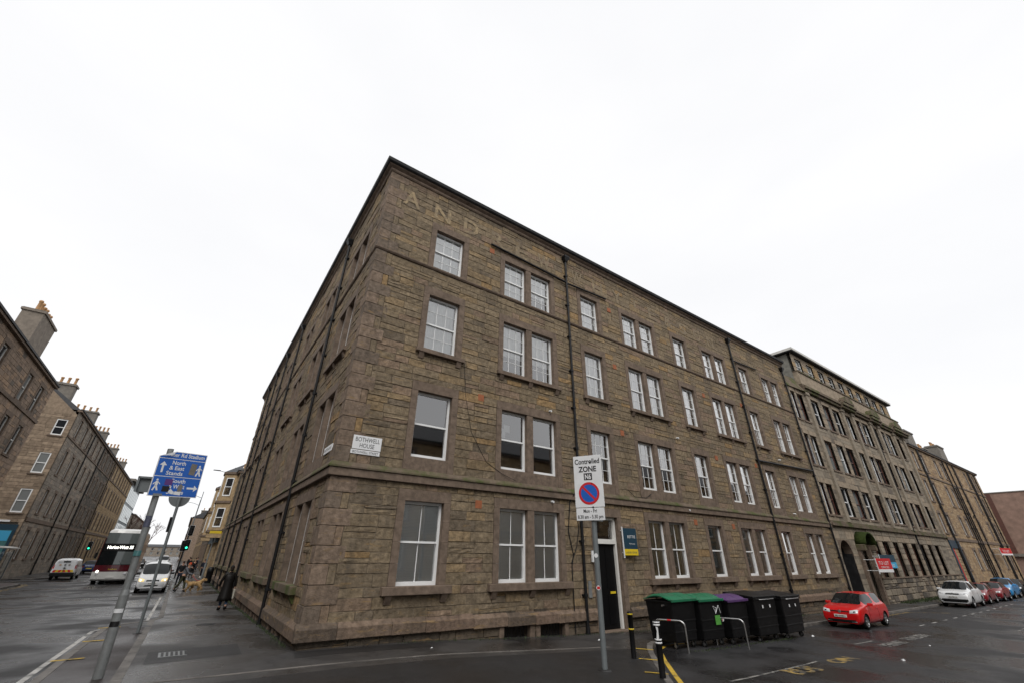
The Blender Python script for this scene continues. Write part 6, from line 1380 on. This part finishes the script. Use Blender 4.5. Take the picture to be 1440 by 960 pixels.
    if hat:
        loc_build(mb, 'hat', hat); b = MB(); b.add([(hx-.012*k+a*k*math.cos(2*math.pi*q/n), a*k*.86*math.sin(2*math.pi*q/n), hz+zz*k) for a, zz in ((.1, -.03), (.108, -.01), (.106, .02), (.098, .022)) for q in range(n)], [(i*n+q, i*n+(q+1) % n, (i+1)*n+(q+1) % n, (i+1)*n+q) for i in range(3) for q in range(n)], None, True); loc_build(b, 'hat_brim', hat)
    else: loc_build(mb, 'hair', hair)
    hb = MB(); hb.add([(hx-.05*k+.075*k*a*math.cos(2*math.pi*q/n), .07*k*a*math.sin(2*math.pi*q/n), hz+zz*k) for a, zz in ((1.05, .05), (1.1, -.03), (1.0, -.1), (.6, -.14 if not long_hair else -.2)) for q in range(n)], [(i*n+q, i*n+(q+1) % n, (i+1)*n+(q+1) % n, (i+1)*n+q) for i in range(3) for q in range(n)], None, True); loc_build(hb, 'back_hair', hair)
    fc = MB(); fc.add([(hx+.085*k, -.014*k, hz-.02*k), (hx+.085*k, .014*k, hz-.02*k), (hx+.108*k, 0, hz-.035*k), (hx+.088*k, 0, hz+.02*k)], [(0, 1, 2), (0, 2, 3), (1, 3, 2)], None, True); loc_build(fc, 'nose', 'skin')
    for s in (1, -1):
        e = MB(); e.box(hx+.084*k, hx+.09*k, s*.034*k-.012*k, s*.034*k+.012*k, hz+.008*k, hz+.022*k); loc_build(e, 'eye', 'hair_dark'); e = MB(); e.box(hx-.015*k, hx+.02*k, s*.082*k-.008*k, s*.082*k+.008*k, hz-.03*k, hz+.025*k); loc_build(e, 'ear', 'skin')
    e = MB(); e.box(hx+.08*k, hx+.089*k, -.024*k, .024*k, hz-.066*k, hz-.058*k); loc_build(e, 'mouth', 'hat_red')
    if coat:   # flared long coat skirt hanging from the shoulders
        n = 18; pr = [(1.43, .10, .15), (1.36, .135, .195), (1.2, .15, .20), (1.02, .15, .19), (.8, .19, .225), (.5, .235, .265), (coat, .265, .285)]
        vs = [((lean*(z-.9)/.55+a*math.cos(2*math.pi*q/n)*(1+.06*math.sin(5*q)*(z < .9)))*k, b*math.sin(2*math.pi*q/n)*k, (z+(.02*math.sin(3*q) if z < .6 else 0))*k) for z, a, b in pr for q in range(n)]
        c = MB(); c.add(vs, [(i*n+q, i*n+(q+1) % n, (i+1)*n+(q+1) % n, (i+1)*n+q) for i in range(len(pr)-1) for q in range(n)], None, True); o = loc_build(c, 'coat', top); md = o.modifiers.new('s', 'SOLIDIFY'); md.thickness = .012
        c = MB(); c.add([(lean*k+a*k*math.cos(2*math.pi*q/n), b*k*math.sin(2*math.pi*q/n), z*k) for z, a, b in ((1.43, .1, .13), (1.5, .085, .1), (1.53, .09, .1)) for q in range(n)], [(i*n+q, i*n+(q+1) % n, (i+1)*n+(q+1) % n, (i+1)*n+q) for i in range(2) for q in range(n)], None, True); loc_build(c, 'collar', top)
    if bag:
        c = MB(); c.box(-.12*k, .14*k, -.36*k, -.28*k, .42*k, .82*k); o = loc_build(c, 'bag', 'bag'); md = o.modifiers.new('b', 'BEVEL'); md.width = .03
        hp = pts[arms_i[1]+4]; c = MB(); c.tube([(-.06*k, -.32*k, .82*k), (hp[0], hp[1], hp[2]), (.08*k, -.32*k, .82*k)], .008, 5); loc_build(c, 'bag_handle', 'bag')
    return t, (lambda i: Vector(pts[arms_i[0 if i > 0 else 1]+4][:3]))
# heading 90 deg faces away up the street, -90 faces the corner
person('person in a long black leather coat and hat walking away with a pale bag', (-.82, 11.8, gz(-.8, 11.8)), math.radians(92), 1.70, 'leather', 'denim', 'hair_dark', 'black_cloth', hat='black_cloth', stride=.25, arms=((.12, .1), (.02, .05)), coat=.36, bag=True, group=None)
dw, hand = person('person in orange hat and grey jacket walking the dog', (-2.35, 26.0, gz(-2.3, 26)), math.radians(-20), 1.70, 'grey_cloth', 'olive', 'hair_fair', 'black_cloth', hat='hat_red', stride=.4, lean=.12, arms=((.15, .5), (.35, .55)), group=None)
person('person in black with fair hair bending forward on the footway', (-1.45, 46.6, gz(-1.4, 46)), math.radians(-75), 1.72, 'black_cloth', 'black_cloth', 'hair_fair', lean=.16, stride=.15, arms=((.25, .6), (.25, .6)), group=None)
person('person in navy jacket and pale shoes walking beside the wall', (-.55, 46.2, gz(-.6, 46)), math.radians(-100), 1.72, 'navy_cloth', 'navy_cloth', 'hair_dark', 'white_shoe', stride=.42, arms=((.15, .4), (-.1, .4)), group=None)
person('person in dark clothes just behind the dog walker', (-2.5, 33.5, gz(-2.5, 33)), math.radians(-90), 1.70, 'black_cloth', 'navy_cloth', stride=.3, group=None)
for i, (x, y, tp) in enumerate(((-1.6, 60, 'black_cloth'), (-1.0, 61, 'navy_cloth'), (-.7, 66, 'grey_cloth'), (-1.5, 72, 'black_cloth'))):
    person(('pedestrian in black standing by the pair near the traffic lights', 'pedestrian in navy and jeans walking in a pair', 'pedestrian in a grey top near the mansard tenement', 'pedestrian in black and jeans beside the mansard tenement')[i], (x, y, gz(x, y)), math.radians(90 if i % 2 else -90), 1.72, tp, 'denim' if i % 2 else 'black_cloth', stride=.35)
# the dog: fair curly coat, walking to the right with a fore leg lifted
dog = thing('dog', (-1.55, 25.5, gz(-1.5, 25)), 'fair curly-haired dog on a red lead walking across the footway', 'dog'); dog.rotation_euler.z = math.radians(-12)
D_ = [(-.30, 0, .50, (.125, .12)), (-.05, 0, .50, (.125, .12)), (.22, 0, .52, (.15, .13)), (.30, 0, .61, (.11, .10)), (.35, 0, .68, (.095, .09)), (.42, 0, .73, (.095, .09)), (.52, 0, .71, (.058, .052)), (.58, 0, .70, (.042, .04)), (-.42, 0, .54, .05), (-.52, 0, .62, .035), (-.62, 0, .66, .03)]
E_ = [(1, 0), (1, 2), (2, 3), (3, 4), (4, 5), (5, 6), (6, 7), (0, 8), (8, 9), (9, 10)]
def leg(root, pts):
    b = len(D_); D_.extend(pts); E_.append((root, b)); E_.extend((b+i, b+i+1) for i in range(len(pts)-1))
for s, dx in ((1, .12), (-1, -.1)):
    leg(0, [(-.30+dx*.2, s*.09, .42, (.075, .06)), (-.24+dx, s*.1, .30, .05), (-.36+dx, s*.1, .17, .034), (-.33+dx*1.1, s*.1, .04, .034), (-.27+dx*1.1, s*.1, .025, .03)])
leg(2, [(.24, .09, .38, .055), (.22, .095, .24, .042), (.22, .095, .05, .034), (.27, .095, .025, .03)]); leg(2, [(.26, -.09, .38, .055), (.40, -.095, .27, .042), (.40, -.095, .12, .034), (.45, -.095, .09, .03)])
db = skin_mesh('body', D_, E_, 'dogfur', dog, 2, root=1)
for s in (1, -1):
    mb = MB(); me = bpy.data.meshes.new('ear'); me.from_pydata([(.39, s*.07, .79), (.43, s*.075, .78), (.43, s*.1, .66), (.38, s*.1, .64), (.36, s*.09, .70)], [], [(0, 1, 2, 3, 4)]); o = bpy.data.objects.new('ear', me); COL.objects.link(o); o.parent = dog; me.materials.append(MATS['dogfur']); md = o.modifiers.new('s', 'SOLIDIFY'); md.thickness = .025
    me = bpy.data.meshes.new('eye'); bm = bmesh.new(); bmesh.ops.create_uvsphere(bm, u_segments=8, v_segments=6, radius=.013); bmesh.ops.translate(bm, verts=bm.verts, vec=(.475, s*.045, .755)); bm.to_mesh(me); bm.free(); o = bpy.data.objects.new('eye', me); COL.objects.link(o); o.parent = dog; me.materials.append(MATS['hair_dark'])
me = bpy.data.meshes.new('nose'); bm = bmesh.new(); bmesh.ops.create_uvsphere(bm, u_segments=8, v_segments=6, radius=.024); bmesh.ops.translate(bm, verts=bm.verts, vec=(.615, 0, .71)); bm.to_mesh(me); bm.free(); o = bpy.data.objects.new('nose', me); COL.objects.link(o); o.parent = dog; me.materials.append(MATS['hair_dark'])
# curly tufts over the coat
mb = MB(); rr = random.Random(4)
for p in db.data.polygons:
    c = p.center
    if c.z > .1 and rr.random() < .9:
        nrm = p.normal; tdir = Vector((rr.uniform(-1, 1), rr.uniform(-1, 1), rr.uniform(-1.2, .2))).normalized(); L = rr.uniform(.025, .055)
        a = nrm.cross(tdir).normalized()*.018; mb.add([c-a, c+a, c+nrm*L*.8+tdir*L], [(0, 1, 2)])
me = bpy.data.meshes.new('fur'); me.from_pydata(mb.v, [], mb.f); o = bpy.data.objects.new('fur', me); COL.objects.link(o); o.parent = dog; me.materials.append(MATS['dogfur'])
bpy.context.view_layer.update()
hw = dw.matrix_world @ hand(1); nk = dog.matrix_world @ Vector((.31, 0, .66))
mb = MB(); mb.tube([hw, (hw+nk)/2-Vector((0, 0, .12)), nk], .012, 6); tag(mb.build('dog_lead', 'lead_red'), 'red lead from the orange-hatted walker to the dog', 'lead')
# ---------------------------------------------------------------- greenery far off
def bare_tree(x, y, h, label, seed, leaf=0):
    rg = random.Random(seed); g = gz(x, y); t = thing('bare_tree', (x, y, g), label, 'tree'); tr = MB(); cr = MB()
    def grow(p, d, L, r, n):
        q = p+d*L; (tr if n > 3 else cr).tube([p, (p+q)/2+Vector((rg.uniform(-.05, .05), rg.uniform(-.05, .05), 0))*L, q], [r, r*.85, r*.7], 5)
        if n == 0: return
        for _ in range(3 if n < 4 else 2):
            a = Vector((rg.uniform(-1, 1), rg.uniform(-1, 1), rg.uniform(-.1, .8))); grow(q, (d*1.0+a*.75).normalized(), L*rg.uniform(.65, .85), r*.62, n-1)
    grow(Vector((x, y, g)), Vector((0, 0, 1)), h*.28, h*.022, 5)
    tr.build('trunk', 'brown_paint', t); cr.build('crown', 'brown_paint', t)
bare_tree(-13.8, 128, 11, 'bare winter tree far along the main street', 5); bare_tree(-12, 165, 12, 'bare winter tree beyond the first one', 9)
# weeds along the foot of the walls
mat('weed', (.03, .045, .014), .9, .4, 9)
mb = MB(); rg = random.Random(31)
for i in range(5200):
    f = rg.random()
    if f < .4: x, y = rg.uniform(43, 62), -.1-abs(rg.gauss(0, .35))
    elif f < .6: x, y = rg.uniform(2.5, 34), -.12-abs(rg.gauss(0, .08))
    elif f < .66: x, y = rg.uniform(11, 18), -3.4-abs(rg.gauss(0, .12))
    else: x, y = -.12-abs(rg.gauss(0, .06)), rg.uniform(.5, 36)
    z = gz(x, y) if y > -2 else rz_(x, y); h = rg.uniform(.015, .06)*(2.4 if f < .4 else 1); a = rg.uniform(0, 6.28); w = h*.3
    mb.add([(x-w*math.cos(a), y-w*math.sin(a), z), (x+w*math.cos(a), y+w*math.sin(a), z), (x+rg.uniform(-.5, .5)*h, y+rg.uniform(-.5, .5)*h, z+h)], [(0, 1, 2)])
tag(mb.build('weeds', 'weed'), 'weeds and moss growing along the foot of the walls', 'weeds', kind='stuff')

bpy.data.scenes.remove(TMP)
